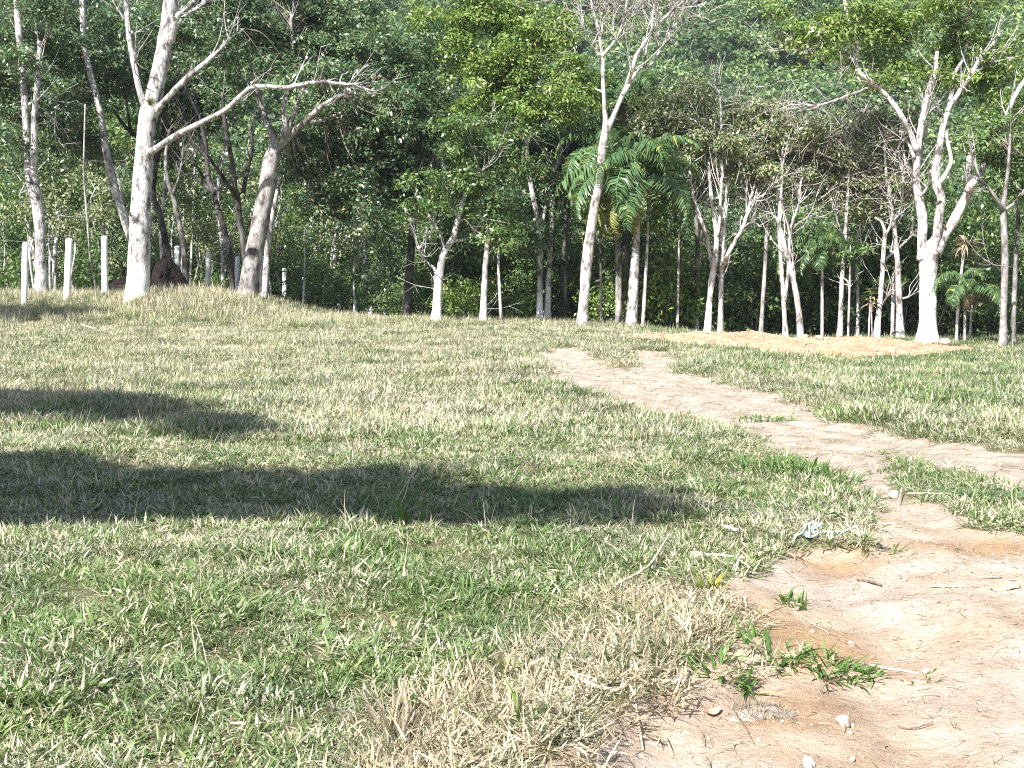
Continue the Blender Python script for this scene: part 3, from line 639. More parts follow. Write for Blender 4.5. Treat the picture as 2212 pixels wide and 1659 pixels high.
T('second_big_tree', 'second big tree, stout trunk leaning right and branching into a wide dark crown', 44.5, [(533, 642, 43), (541, 590, 40), (552, 530, 38), (564, 470, 37), (576, 410, 36), (585, 350, 34), (598, 310, 30)],
  [[(595, 318, 20), (585, 285, 15), (573, 260, 13), (562, 225, 12), (556, 190, 10), (545, 130, 8)], [(602, 315, 18), (615, 280, 15), (612, 230, 12), (625, 195, 11), (632, 150, 10), (632, 95, 8), (628, 30, 6)],
   [(600, 318, 20), (632, 287, 16), (658, 266, 14), (680, 243, 12), (715, 217, 9), (760, 200, 7)], [(615, 295, 12), (632, 252, 11), (645, 215, 10), (660, 180, 7)], [(655, 268, 10), (700, 258, 7), (745, 240, 5)]],
  [(600, 40, 110, 70, 1.2), (700, 60, 110, 80, 1.5), (780, 120, 110, 90, 1.2), (660, 150, 80, 50, 1.8), (840, 200, 100, 80, 1.4), (700, 330, 100, 60, 2.4), (760, 280, 90, 60, 2.0), (730, 410, 100, 70, 2.2), (690, 450, 50, 50, 1.6), (820, 330, 80, 60, 2), (770, 230, 60, 36, .3), (720, 260, 50, 26, .8), (860, 260, 70, 50, .2), (800, 400, 60, 50, .8), (640, 380, 40, 60, 2)], 'leaf_dark', 'bark_grey', 9, dens=13, wob=.25)
T('pale_side_tree', 'pale slim trunk half hidden on the right of the second big tree', 47, [(571, 648, 15), (575, 580, 15), (581, 510, 14), (590, 455, 12), (600, 410, 9), (612, 360, 6)], [], [(640, 330, 40, 40, 1)], 'leaf_mid', 'bark_pale', 10)
# --- centre
T('shaded_trunk_tree', 'dark shaded straight trunk in the middle of the tree line', 48, [(880, 692, 20), (882, 640, 19), (885, 590, 18), (889, 530, 17), (893, 470, 16), (898, 400, 14), (905, 320, 11), (900, 240, 8)], [[(895, 450, 8), (920, 400, 6), (940, 360, 4)], [(898, 390, 8), (870, 340, 6), (840, 300, 4)]],  # trunk stands in shade; that shade is put into its colour by the dark bark
  [(870, 400, 90, 60, -.8), (830, 330, 90, 60, .3), (920, 300, 90, 70, .6), (880, 210, 90, 70, .8), (960, 200, 80, 70, .4), (850, 130, 90, 70, .6), (950, 80, 90, 70, .8)], 'leaf_dark', 'bark_dark', 11, dens=13)
T('whitewashed_tree', 'whitewashed tree with crooked spreading limbs in the middle of the field edge', 42.6, [(942, 700, 21), (944, 660, 19), (946, 620, 18), (950, 595, 16), (954, 565, 15), (962, 540, 14), (978, 515, 12), (990, 470, 11), (1003, 425, 10), (1022, 380, 9), (1028, 330, 7), (1012, 265, 6)],
  [[(945, 600, 9), (938, 580, 7), (920, 565, 5), (905, 540, 4.5), (896, 505, 4), (886, 470, 3)], [(905, 538, 3.5), (925, 512, 3), (935, 490, 2), (930, 470, 1.5)], [(975, 520, 8), (1000, 518, 6), (1018, 510, 5.5), (1032, 490, 4.5), (1042, 470, 3), (1052, 460, 2)],
   [(962, 540, 6), (950, 505, 5), (935, 475, 4), (915, 450, 3), (905, 430, 2)], [(1022, 380, 6), (1040, 370, 5), (1062, 345, 3)], [(990, 470, 5), (975, 440, 4), (965, 400, 3)], [(940, 597, 6), (940, 612, 5), (944, 625, 4)], [(1012, 265, 5), (1035, 262, 4), (1060, 265, 3)], [(950, 560, 4), (965, 558, 3.4), (980, 550, 2.4)]],
  [(930, 415, 55, 32, -.5), (985, 385, 55, 40, .3), (1085, 495, 55, 34, -.2), (1060, 430, 55, 34, .3), (1105, 355, 55, 40, .4), (1000, 450, 40, 25, .5), (900, 455, 30, 24, -.2), (1040, 300, 60, 45, .2), (1010, 270, 60, 40, -.5), (1065, 265, 50, 34, -.4), (1030, 360, 50, 34, -.4), (1000, 330, 40, 40, -.3)], 'leaf_mid', 'bark_pale', 12, wash=.95, dens=11, wob=.3)
T('stub_trunk_tree', 'pale straight trunk vanishing into dark leaves right of the whitewashed tree', 43.2, [(1043, 708, 15), (1045, 650, 14), (1047, 600, 13), (1050, 555, 12), (1055, 500, 9), (1062, 440, 6)], [[(1050, 560, 5), (1075, 520, 4), (1095, 490, 2)], [(1047, 620, 3), (1050, 660, 2), (1052, 690, 1.5)]], [(1060, 540, 60, 26, .8), (1100, 530, 60, 30, 1.2), (1030, 500, 40, 30, 1)], 'leaf_dark', 'bark_pale', 13, wash=1.0)
T('thin_white_tree', 'very thin straight white stem beside the stub trunk', 43.4, [(1083, 708, 7), (1080, 640, 6.5), (1077, 580, 6), (1077, 535, 5), (1080, 480, 3)], [], [(1085, 460, 35, 25, .4)], 'leaf_mid', 'bark_white', 14, flare=1.1)
T('bright_crown_tree', 'tree with a broad sunlit yellow-green crown above a pale trunk', 45, [(1166, 712, 14), (1166, 640, 13), (1167, 570, 13), (1164, 490, 12), (1150, 420, 10), (1140, 350, 9), (1135, 270, 7), (1120, 180, 5)],
  [[(1165, 500, 9), (1180, 440, 8), (1195, 380, 6), (1215, 320, 5)], [(1135, 290, 5), (1100, 265, 4), (1075, 255, 3)], [(1122, 300, 5), (1150, 262, 4), (1175, 262, 3)]],
  [(1010, 50, 110, 60, .2), (1100, 60, 100, 70, .1), (1170, 120, 90, 70, -.2), (1225, 175, 80, 50, -.5), (1120, 170, 110, 70, -.4), (1040, 150, 90, 60, 0), (1180, 240, 110, 55, -.5), (1285, 205, 45, 28, -1.0), (1080, 240, 90, 50, -.1), (1130, 20, 80, 50, .5)], 'leaf_bright', 'bark_pale', 15, wash=.5, dens=12, W=.06)
T('paired_trunk_tree', 'white trunk close beside the bright-crowned tree, dark crown over it', 45.6, [(1182, 712, 14), (1184, 640, 12), (1187, 560, 11), (1192, 480, 10), (1188, 410, 8), (1180, 350, 6)], [[(1190, 500, 6), (1210, 450, 5), (1225, 410, 3)]],
  [(1150, 370, 90, 60, .8), (1190, 440, 80, 50, .2), (1120, 430, 60, 50, .8), (1175, 515, 65, 34, -.2), (1205, 340, 60, 50, .8)], 'leaf_dark', 'bark_pale', 16, wash=.9, dens=13)
T('dark_pole_tree', 'thin dark pole-like trunk left of the tall bare tree', 46, [(1209, 708, 7), (1212, 640, 7), (1217, 560, 8), (1222, 470, 8), (1222, 390, 7), (1225, 300, 6)], [], [(1230, 290, 40, 40, .6)], 'leaf_mid', 'bark_dark', 17, flare=1.1)
T('grey_pole_tree', 'thin grey pole-like trunk next to the dark pole trunk', 46.5, [(1219, 710, 9), (1221, 640, 8), (1222, 560, 7), (1228, 470, 6), (1232, 380, 5)], [], [(1240, 340, 30, 40, .6)], 'leaf_mid', 'bark_shade', 18, flare=1.1)
T('tall_bare_tree', 'tall bare white tree before the palms, forking high with leafless twigs', 42.3, [(1256, 718, 24), (1260, 660, 22), (1264, 610, 23), (1268, 560, 25), (1276, 500, 21), (1285, 440, 19), (1295, 390, 18), (1301, 320, 17), (1309, 275, 16), (1306, 235, 9), (1303, 180, 8), (1302, 125, 7.5), (1296, 85, 7), (1290, 55, 6), (1278, 8, 5), (1270, -40, 4)],
  [[(1308, 285, 13), (1320, 262, 11), (1334, 230, 10), (1353, 187, 10), (1366, 148, 9), (1376, 117, 8), (1395, 88, 7.5), (1412, 64, 6.5), (1432, 42, 5.5), (1460, 18, 4), (1490, -10, 3)],
   [(1345, 205, 8), (1376, 155, 6.5), (1390, 145, 6), (1408, 136, 5.5), (1431, 100, 5), (1448, 70, 4.5), (1460, 52, 4), (1473, 25, 3), (1490, -10, 2)],
   [(1302, 122, 7), (1312, 108, 5.5), (1331, 85, 5), (1346, 47, 4.5), (1352, 15, 4), (1356, -30, 3)], [(1304, 122, 4), (1288, 112, 4), (1272, 88, 3), (1262, 60, 2.4), (1250, 20, 2)], [(1297, 85, 4), (1302, 40, 3.6), (1300, -20, 3)],
   [(1331, 85, 3), (1325, 60, 2.4), (1330, 20, 2)], [(1412, 64, 3), (1398, 50, 2.4), (1394, 30, 2)], [(1390, 148, 4), (1394, 120, 3.4), (1398, 96, 3)], [(1302, 200, 4), (1285, 190, 3)], [(1405, 80, 3), (1416, 85, 2.4), (1424, 70, 2)]],
  [(1280, 20, 60, 40, .2), (1420, 20, 70, 40, .2), (1340, 10, 60, 36, .2), (1470, 10, 50, 26, .3)], 'leaf_olive', 'bark_white', 19, dens=4, nleaf=6, twigs=.9, fine=420, wob=.18)
# --- right
T('white_multistem_tree', 'white tree with two trunks and four spreading stems behind the red bank', 44.5, [(1527, 735, 16), (1532, 660, 13), (1538, 600, 14), (1543, 570, 14), (1548, 515, 11), (1542, 465, 9), (1536, 420, 8), (1530, 350, 6)],
  [[(1556, 735, 12), (1557, 660, 11), (1558, 590, 11), (1563, 500, 10), (1570, 430, 8), (1575, 350, 5)], [(1541, 575, 10), (1534, 550, 8), (1527, 515, 8), (1516, 480, 7.5), (1506, 450, 7), (1497, 420, 6), (1490, 370, 4)], [(1549, 510, 8), (1554, 480, 7), (1558, 410, 6), (1560, 360, 5), (1556, 300, 4)],
   [(1560, 575, 9), (1572, 550, 9), (1588, 520, 8.5), (1604, 492, 8), (1613, 465, 7), (1621, 435, 6), (1633, 387, 5), (1645, 340, 4)], [(1604, 492, 4), (1625, 480, 3), (1645, 490, 2)], [(1621, 437, 4), (1650, 420, 3), (1670, 395, 2)], [(1556, 300, 3), (1538, 290, 2.5), (1500, 260, 2)], [(1558, 280, 4), (1556, 220, 3.5), (1552, 195, 2.5)]],
  [(1560, 330, 85, 60, .8), (1480, 310, 80, 55, .8), (1640, 330, 60, 55, .6), (1500, 190, 55, 36, .8), (1465, 240, 65, 45, .6), (1560, 250, 70, 55, .8), (1430, 290, 50, 50, .8), (1620, 250, 60, 45, .9)], 'leaf_olive', 'bark_white', 20, dens=12, fine=260, wash=.8, wob=.25)
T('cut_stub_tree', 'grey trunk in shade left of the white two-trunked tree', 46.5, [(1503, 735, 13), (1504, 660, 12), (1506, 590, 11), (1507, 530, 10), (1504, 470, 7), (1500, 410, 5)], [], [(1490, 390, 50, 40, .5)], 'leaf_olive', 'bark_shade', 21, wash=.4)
T('grey_slim_tree', 'slim grey trunk between the white trees and the crossing trunks', 45, [(1643, 740, 10), (1646, 680, 9), (1650, 620, 9), (1654, 550, 8), (1656, 500, 7), (1660, 430, 5), (1668, 360, 4)], [[(1656, 500, 4), (1640, 460, 3), (1630, 430, 2)]], [(1660, 360, 50, 45, .5), (1640, 420, 40, 34, .7)], 'leaf_olive', 'bark_grey', 22, fine=120, dens=7)
T('crossing_tree', 'pair of white trunks crossing like scissors behind the red bank', 44.3, [(1697, 740, 12), (1695, 690, 11), (1691, 625, 10), (1687, 560, 9), (1684, 500, 9), (1683, 470, 7), (1688, 400, 6), (1690, 330, 4)],
  [[(1731, 740, 14), (1727, 690, 13), (1720, 635, 12), (1707, 580, 11), (1697, 540, 10), (1686, 495, 8), (1680, 470, 6)], [(1695, 650, 8), (1701, 600, 7), (1705, 540, 7), (1708, 500, 6), (1714, 470, 5), (1726, 440, 4), (1730, 390, 3)], [(1706, 500, 4), (1725, 482, 3.5), (1745, 470, 2.6), (1765, 460, 2)], [(1684, 485, 4), (1670, 465, 3), (1655, 455, 2)]],
  [(1690, 310, 75, 70, .8), (1720, 400, 60, 44, .8), (1740, 300, 60, 60, .9), (1660, 270, 50, 40, .9)], 'leaf_olive', 'bark_white', 23, dens=10, fine=420, wob=.2)
T('peeling_tree', 'white peeling trunk right of the small dark palm', 45, [(1813, 740, 12), (1816, 680, 11), (1818, 620, 10), (1822, 560, 9), (1826, 500, 8), (1830, 440, 6), (1834, 370, 5), (1830, 300, 4)], [[(1824, 520, 4), (1810, 480, 3), (1798, 440, 2)], [(1818, 600, 5), (1832, 610, 3), (1836, 650, 2.4)]], [(1800, 300, 75, 70, .8), (1830, 390, 60, 50, .7), (1780, 400, 50, 44, .9), (1850, 250, 50, 44, .9)], 'leaf_olive', 'bark_white', 24, dens=11, fine=380)
T('shaded_slim_tree', 'slim white stem with broken dark bands between peeling trunk and forked stem', 46, [(1852, 738, 7), (1853, 680, 7), (1852, 620, 7), (1850, 560, 6), (1854, 480, 5), (1858, 400, 4)], [], [(1860, 400, 40, 40, .4)], 'leaf_olive', 'bark_pale', 25, dens=6, fine=100)
T('elbow_tree', 'white trunk with an elbow limb rising right, left of the big white tree', 44.2, [(1892, 742, 15), (1897, 690, 13), (1902, 640, 11), (1907, 580, 10), (1909, 540, 9), (1912, 505, 8), (1904, 480, 5), (1890, 470, 4)],
  [[(1908, 570, 7), (1918, 555, 6), (1938, 538, 6), (1955, 525, 5), (1975, 505, 4)], [(1912, 508, 6), (1922, 490, 5), (1928, 465, 4), (1925, 430, 3)], [(1925, 545, 4), (1920, 530, 3), (1905, 527, 2.6), (1885, 533, 2.2), (1855, 537, 1.6)], [(1904, 660, 4), (1914, 645, 3.6), (1922, 628, 3)]],
  [(1900, 300, 60, 65, .9), (1870, 440, 50, 40, .6), (1900, 400, 50, 44, .8)], 'leaf_olive', 'bark_white', 26, dens=11, fine=300, wash=.6)
T('straight_white_tree', 'straight white trunk immediately left of the big white tree', 44.6, [(1945, 742, 17), (1943, 680, 15), (1941, 620, 14), (1938, 560, 12), (1934, 520, 11), (1929, 470, 10), (1924, 430, 8), (1915, 380, 6), (1910, 310, 4)], [[(1932, 500, 5), (1945, 470, 4), (1960, 440, 3.4), (1972, 428, 3)], [(1929, 480, 5), (1945, 450, 4), (1952, 400, 3.4), (1955, 340, 2.6)], [(1948, 645, 4), (1965, 640, 3.6), (1982, 625, 2.6)]],
  [(1930, 380, 55, 55, .9), (1930, 290, 50, 50, .9)], 'leaf_olive', 'bark_white', 27, dens=10, fine=260, wash=.6)
T('big_white_tree', 'big bright white tree at right, splitting low into three thick stems', 42.8, [(2003, 742, 46), (2004, 700, 39), (2005, 650, 37), (2005, 600, 38), (2006, 560, 41), (2008, 540, 38), (2022, 515, 21), (2028, 470, 19), (2033, 430, 18), (2024, 400, 19), (2022, 360, 18), (2030, 315, 15), (2037, 275, 12.5), (2049, 237, 11), (2056, 200, 10), (2061, 162, 9), (2079, 130, 7), (2090, 90, 5)],
  [[(1997, 560, 24), (1992, 525, 20), (1993, 475, 21), (1985, 425, 19), (1980, 390, 15), (1982, 330, 14), (1988, 280, 13.5), (1995, 245, 13), (2008, 190, 13), (2019, 160, 10), (2025, 110, 7)],
   [(1981, 325, 12), (1966, 285, 11), (1946, 248, 11), (1922, 214, 10), (1900, 192, 9.5), (1882, 178, 9), (1860, 160, 7.5), (1850, 142, 7), (1853, 110, 6), (1844, 65, 6), (1832, 35, 5.5), (1824, -10, 5)],
   [(2020, 545, 24), (2040, 508, 21), (2062, 474, 22), (2082, 434, 20), (2096, 405, 18), (2092, 375, 14), (2098, 328, 13), (2113, 288, 11), (2126, 246, 9), (2154, 202, 7), (2190, 168, 6)],
   [(2090, 412, 16), (2110, 385, 14), (2126, 360, 13), (2139, 312, 11), (2155, 280, 10), (2174, 250, 9.5), (2200, 192, 9), (2225, 160, 8)],
   [(2047, 240, 9), (2059, 220, 9.5), (2078, 190, 10), (2097, 162, 10), (2121, 120, 8), (2160, 75, 6)], [(2098, 162, 6), (2125, 145, 5), (2155, 128, 4)],
   [(2030, 395, 10), (2045, 372, 8.5), (2054, 345, 8), (2046, 300, 7.5), (2038, 268, 7), (2022, 228, 7), (2013, 203, 5)], [(1975, 340, 6), (1960, 305, 4), (1946, 285, 3)], [(1975, 385, 4), (1955, 360, 3), (1930, 330, 2)], [(2120, 370, 5), (2142, 350, 4), (2158, 332, 3)],
   [(1882, 178, 6), (1862, 178, 5), (1852, 165, 4)], [(1884, 184, 5), (1860, 196, 4.4), (1835, 205, 4.6), (1800, 218, 4.6), (1768, 228, 4.4), (1735, 226, 3), (1692, 225, 2)], [(1838, 205, 2.4), (1820, 190, 2), (1805, 180, 1.6)], [(1852, 112, 4), (1840, 95, 4), (1815, 90, 3), (1760, 95, 2)],
   [(1990, 425, 5), (2005, 400, 4), (2010, 370, 3)], [(1848, 130, 4), (1820, 118, 3.6), (1770, 112, 3), (1720, 108, 2.4), (1660, 110, 1.6)], [(1873, 80, 5), (1866, 45, 4.4), (1855, -10, 4)], [(2105, -10, 5), (2101, 15, 4), (2096, 40, 3)]],
  [(1760, 40, 80, 44, -.2), (1850, 60, 80, 55, .2), (1960, 60, 100, 60, .3), (2080, 60, 110, 70, .2), (2180, 110, 55, 80, .2), (1955, 130, 60, 34, .3), (2050, 120, 80, 40, .4), (1690, 30, 36, 26, .1), (1920, 190, 30, 22, .1), (2160, 250, 50, 50, .8), (1990, 175, 40, 18, .4), (2120, 180, 50, 30, .6), (1800, 120, 50, 22, 0), (1720, 80, 40, 18, -.1), (1905, 110, 55, 40, .6), (2010, 150, 55, 30, .6), (2090, 200, 45, 28, .9), (2200, 230, 40, 40, .5), (1780, 80, 60, 34, .1), (1940, 215, 24, 16, .3), (2060, 20, 90, 40, 0), (1880, 10, 90, 36, 0)],
  'leaf_bright', 'bark_white', 28, dens=9, nleaf=34, L=.17, W=.058, wash=1.7, wob=.28)
T('right_edge_tree', 'tall grey-white trunk at the right edge, forking into a V', 40.5, [(2166, 768, 18), (2167, 700, 16), (2169, 630, 15), (2171, 560, 15), (2169, 500, 14), (2166, 450, 13), (2172, 410, 9), (2178, 360, 7), (2182, 290, 5)],
  [[(2166, 455, 9), (2154, 432, 7.5), (2135, 405, 6), (2118, 385, 5), (2105, 350, 4)], [(2172, 452, 6), (2190, 440, 5.5), (2205, 420, 5), (2225, 400, 5)], [(2160, 585, 3), (2148, 572, 2.6), (2130, 563, 2.2)]],
  [(2190, 320, 55, 70, 1.4), (2130, 330, 50, 50, 1.6), (2200, 430, 40, 50, 2.0), (2110, 290, 50, 50, 1.8)], 'leaf_mid', 'bark_grey', 29, dens=10)
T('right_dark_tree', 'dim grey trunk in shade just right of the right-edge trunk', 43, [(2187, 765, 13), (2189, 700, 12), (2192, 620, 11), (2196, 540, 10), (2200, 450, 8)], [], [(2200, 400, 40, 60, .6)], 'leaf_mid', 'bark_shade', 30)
# thin stems between the bigger trunks
for i, (u, v0, v1, wd, yy, lab) in enumerate([(1388, 716, 535, 8, 43.5, 'thin white leaning stem right of the palm trunks'), (1463, 722, 560, 5.5, 44.5, 'thin pale stem halfway between palms and two-trunked tree'),
        (1299, 716, 470, 7, 45, 'thin dark stem left of the palm trunks'), (1832, 732, 590, 5, 44.6, 'thin crooked stem hugging the peeling trunk'), (1927, 735, 640, 9, 46.5, 'short shaded stem behind the elbow tree'),
        (2094, 745, 640, 5, 46, 'thin stem behind the small palms at right'), (390, 640, 430, 4, 58, 'thin white stem behind the dark leaning trunks'), (410, 640, 330, 5, 60, 'pale thin stem behind the dark leaning trunks, taller of two'), (108, 620, 320, 5, 56, 'thin stem right of the leftmost pale tree'),
        (1240, 712, 590, 4, 50, 'thin bright stem left of the tall bare tree foot'), (655, 665, 540, 4, 52, 'slim pale sapling stem behind the posts')]):
    dx = [10, 3, -2, 4, 2, 6, 8, 12, -3, -2, 4][i]
    T('slender_tree', lab, yy, [(u, v0, wd), (u + dx * .4, v0 * .6 + v1 * .4, wd * .95), (u + dx, v1, wd * .75), (u + dx * 1.2, v1 - 60, wd * .4)], [], [(u + dx * 1.2, v1 - 40, 26, 26, .2, .6)], 'leaf_mid', 'bark_dark' if 'dark stem' in lab else 'bark_white', 40 + i, flare=1.1)

# ------------------------------------------------------------------ palms
def frond_mesh(name, seed, Lr, droop, wid, nl=46, hang=.9):
    r = np.random.default_rng(seed); g = Geo(); n = 14; p = [np.zeros(3)]; th = math.radians(62)
    for k in range(n): p.append(p[-1] + np.array([math.cos(th), 0, math.sin(th)]) * Lr / n); th -= droop / n * (0.6 + 0.9 * k / n)
    p = np.array(p); Vt, Ft = tube(p, np.linspace(.028, .006, len(p)) * Lr / 2.6, 5, 0, r, False); g.add(Vt, Ft, rnd=.8, tint=.6)
    t = np.linspace(.16, .995, nl); idx = t * n
    for sgn in (-1, 1):
        b = np.stack([np.interp(idx, np.arange(n + 1), p[:, c]) for c in range(3)], 1); tg = unit(np.stack([np.interp(idx, np.arange(n + 1), np.gradient(p[:, c])) for c in range(3)], 1))
        ll = wid * (np.sin(np.clip(t * 1.12, 0, 1) * math.pi * .78 + .45)) * r.uniform(.85, 1.12, nl); side = np.tile([0, sgn, 0.], (nl, 1))
        d = unit(side * .9 + tg * .55 + r.normal(0, .10, (nl, 3)) + np.array([0, 0, .25])); wv = unit(np.cross(d, r.normal(0, .3, (nl, 3)) + np.array([0, 0, 1.]))) * .023 * (wid / .6)
        m = b + d * (ll * .45)[:, None]; d2_ = unit(d * .55 + np.array([0, 0, -hang]) + r.normal(0, .12, (nl, 3))); e = m + d2_ * (ll * .6)[:, None]
        V_ = np.stack([b - wv * .6, b + wv * .6, m + wv, m - wv, e], 1).reshape(-1, 3); q = np.arange(nl)[:, None] * 5
        rr = np.repeat(r.uniform(0, 1, nl), 5)
        g.add(V_, [np.concatenate([q, q + 1, q + 2, q + 3], 1), np.concatenate([q + 3, q + 2, q + 4], 1)], rnd=rr, tint=np.full(nl * 5, .5))
    return g.mesh(name)
FG = [frond_mesh('frond', 300 + i, 2.7, [2.6, 3.1, 2.2][i], .78, 54) for i in range(3)]; FY = [m.copy() for m in FG]; FD = [frond_mesh('dead_frond', 310 + i, 2.2, 4.6, .40, 40, 1.3) for i in range(2)]
for m in FG: m.materials.append(M['frond_green'])
for m in FY: m.materials.append(M['frond_yellow'])
for m in FD: m.materials.append(M['leaf_dead'])
def make_palm(name, label, y, trunk, head, scale, spec, bark='bark_grey', seed=0):
    """spec: list of (azimuth degrees, tilt degrees, mesh list, size)"""
    r = np.random.default_rng(700 + seed)
    tp = limb_pts([(*p[:3], 0.0) for p in trunk], y, r); z0 = hz(tp[0][0], tp[0][1]); tp[0][2] = min(tp[0][2], z0 - .1)
    root = empty(name, (tp[0][0], tp[0][1], z0), label, 'palm'); off = np.array(root.location)
    sp = spline(tp, 8); sp[:, 3] *= 1 + .05 * np.sin(np.arange(len(sp)) * 2.4)
    Vt, Ft = tube(sp[:, :3], sp[:, 3], 12, .03, r); g = Geo(); g.add(Vt, Ft, wash=0.0); link('trunk', g.mesh('trunk', off, True), M[bark], root)
    hp = P(head[0], head[1], y) - off
    for az, tilt, ml, sz in spec:
        o = link('frond', ml[r.integers(len(ml))], None, root); o.location = hp + r.normal(0, .05, 3)
        o.rotation_euler = Euler((0, math.radians(tilt), math.radians(az)), 'XYZ'); o.scale = (scale * sz,) * 3
    return root
def ring(n, seed, ml, tilts=(-10, 45), sz=(.85, 1.1), a0=0, a1=360):
    r = np.random.default_rng(seed); return [(a0 + (a1 - a0) * (i + r.uniform(-.3, .3)) / n, r.uniform(*tilts), ml, r.uniform(*sz)) for i in range(n)]
make_palm('palm_tree', 'feathery green palm in the centre with a thick vine-wrapped pale trunk', 43.6, [(1362, 722, 27), (1366, 660, 23), (1370, 590, 20), (1374, 520, 15), (1377, 460, 12), (1378, 405, 9)], (1378, 400), 1.0,
          ring(22, 1, FG, (-15, 55), (.8, 1.15)) + [(200, 55, FY, 1.0), (225, 62, FY, .9), (250, 66, FY, .8), (180, 60, FY, .9), (215, 40, FG, .9)], 'bark_pale', 1)
make_palm('palm_tree', 'palm with yellowing fronds hanging behind the tall bare trunk', 44.4, [(1336, 722, 16), (1336, 660, 14), (1336, 590, 13), (1334, 520, 11), (1325, 440, 9), (1312, 360, 8), (1308, 330, 7)], (1312, 325), .85,
          ring(12, 2, FG, (0, 55), (.8, 1.1)) + ring(4, 3, FY, (50, 72), (.7, .95), 150, 270), 'bark_grey', 2)
make_palm('palm_tree', 'tallest palm, its head showing above the others with a ragged dead skirt', 48, [(1352, 725, 15), (1352, 600, 14), (1350, 480, 13), (1348, 360, 12), (1346, 290, 14), (1345, 240, 12)], (1345, 225), .85,
          ring(18, 4, FG, (-20, 45), (.8, 1.1)) + [(200, 70, FD, .6), (260, 72, FD, .7), (320, 70, FD, .6)], 'bark_shade', 3)
make_palm('palm_tree', 'slim palm with brown dead fronds hanging right of the tallest palm', 48.5, [(1400, 725, 10), (1400, 600, 9), (1401, 480, 8), (1402, 380, 8), (1402, 310, 7)], (1402, 300), .65, ring(9, 5, FD, (58, 74), (.8, 1.1)) + ring(5, 6, FG, (0, 40), (.6, .8)), 'bark_shade', 4)
make_palm('small_palm', 'small dark green palm in the shade behind the red bank', 45.5, [(1776, 735, 7), (1776, 660, 6.5), (1776, 600, 6), (1776, 545, 5)], (1776, 550), .62, ring(15, 7, FG, (0, 55), (.75, 1.1)) + [(185, 20, FG, 1.15), (200, 35, FG, 1.2), (170, 45, FG, 1.1)], 'bark_white', 5)
make_palm('small_palm', 'small arching palm low at right between the big white trunk and edge trunk', 42.6, [(2083, 750, 7), (2084, 700, 6), (2085, 660, 6), (2085, 628, 5)], (2085, 625), .58, ring(14, 8, FG, (0, 50), (.75, 1.1)) + [(300, 74, FD, .8), (330, 76, FD, .9), (270, 76, FD, .8), (0, 72, FD, .8), (20, 30, FY, 1.0), (340, 30, FY, 1.05)], 'bark_white', 6)
# dead-leaved yucca like plants: long strap leaves hanging round a thin stem
def strap_head(name, label, y, trunk, head, rad, n, mat, seed, up=.2, cat='plant'):
    r = np.random.default_rng(seed); tp = limb_pts([(*p[:3], 0.0) for p in trunk], y, r); z0 = hz(tp[0][0], tp[0][1]); tp[0][2] = min(tp[0][2], z0 - .1)
    root = empty(name, (tp[0][0], tp[0][1], z0), label, cat); off = np.array(root.location); sp = spline(tp, 6)
    Vt, Ft = tube(sp[:, :3], sp[:, 3], 8, .04, r); g = Geo(); g.add(Vt, Ft, wash=0.0); link('stem', g.mesh('stem', off, True), M['bark_white'], root)
    hp = P(head[0], head[1], y); R = px(rad, y)
    for k in range(n):
        g = Geo(); az = np.array([r.uniform(0, 6.28)]); blades(g, (hp + r.normal(0, .04, 3) + np.array([0, 0, r.uniform(-.1, .1)]))[None], np.array([R * r.uniform(.8, 1.25)]), np.array([.055]), np.array([r.uniform(up, up + 1.5)]), az, np.array([.38]), r, 4)
        a = g.A['rnd']; g.A['tint'] = [x * 0 + r.uniform() for x in a]; link('leaf', g.mesh('leaf', off), M[mat], root)
    return root
strap_head('dead_yucca', 'plant with a shaggy head of dead whitish strap leaves on a thin stem', 42.4, [(2065, 748, 7), (2068, 690, 6.5), (2072, 630, 6), (2079, 570, 6), (2083, 535, 5)], (2084, 532), 44, 70, 'leaf_dead', 1, .5)
strap_head('dead_yucca', 'small tuft of dead strap leaves left of the elbow tree', 44, [(1876, 735, 4), (1878, 690, 4), (1880, 655, 4)], (1880, 652), 24, 26, 'leaf_dead', 2, .9)
strap_head('bromeliad', 'green rosette of strap leaves perched by the elbow tree', 44, [(1884, 735, 3), (1883, 690, 3), (1880, 640, 3)], (1880, 637), 20, 22, 'frond_green', 3, .2)
strap_head('dead_palmlet', 'small dying palm sapling with drooping orange leaves behind the posts', 49, [(765, 690, 4), (765, 640, 4), (764, 590, 4), (766, 560, 3.6)], (767, 556), 26, 22, 'leaf_dead', 4, 1.2)

# air plants growing on the trunks
def rosette(name, label, u, v, y, rad, mat, n, seed, wd=.035):
    r = np.random.default_rng(seed); c = P(u, v, y); root = empty(name, c, label, 'air plant')
    for k in range(n):
        g = Geo(); blades(g, np.zeros((1, 3)) + r.normal(0, .02, (1, 3)), np.array([px(rad, y) * r.uniform(.7, 1.2)]), np.array([wd]), np.array([r.uniform(.1, 1.5)]), np.array([r.uniform(3.3, 6.1)]), np.array([.35]), r, 3)
        g.A['tint'] = [a * 0 + r.uniform() for a in g.A['rnd']]; link('leaf', g.mesh('leaf'), M[mat], root)
rosette('air_plant', 'yellow-green air plant in the fork of the big forked tree', 326, 226, 41.7, 22, 'frond_yellow', 30, 1)
rosette('air_plant', 'reddish air plant clinging to the left side of the big forked trunk', 283, 468, 41.8, 14, 'leaf_dead', 20, 2)
rosette('air_plant', 'small yellow-green air plant in the fork of the second big tree', 603, 305, 43.9, 12, 'frond_yellow', 18, 3)
rosette('air_plant', 'brown air plant wedged low in the right fork of the big white tree', 2042, 498, 42.3, 16, 'leaf_dead', 24, 4)

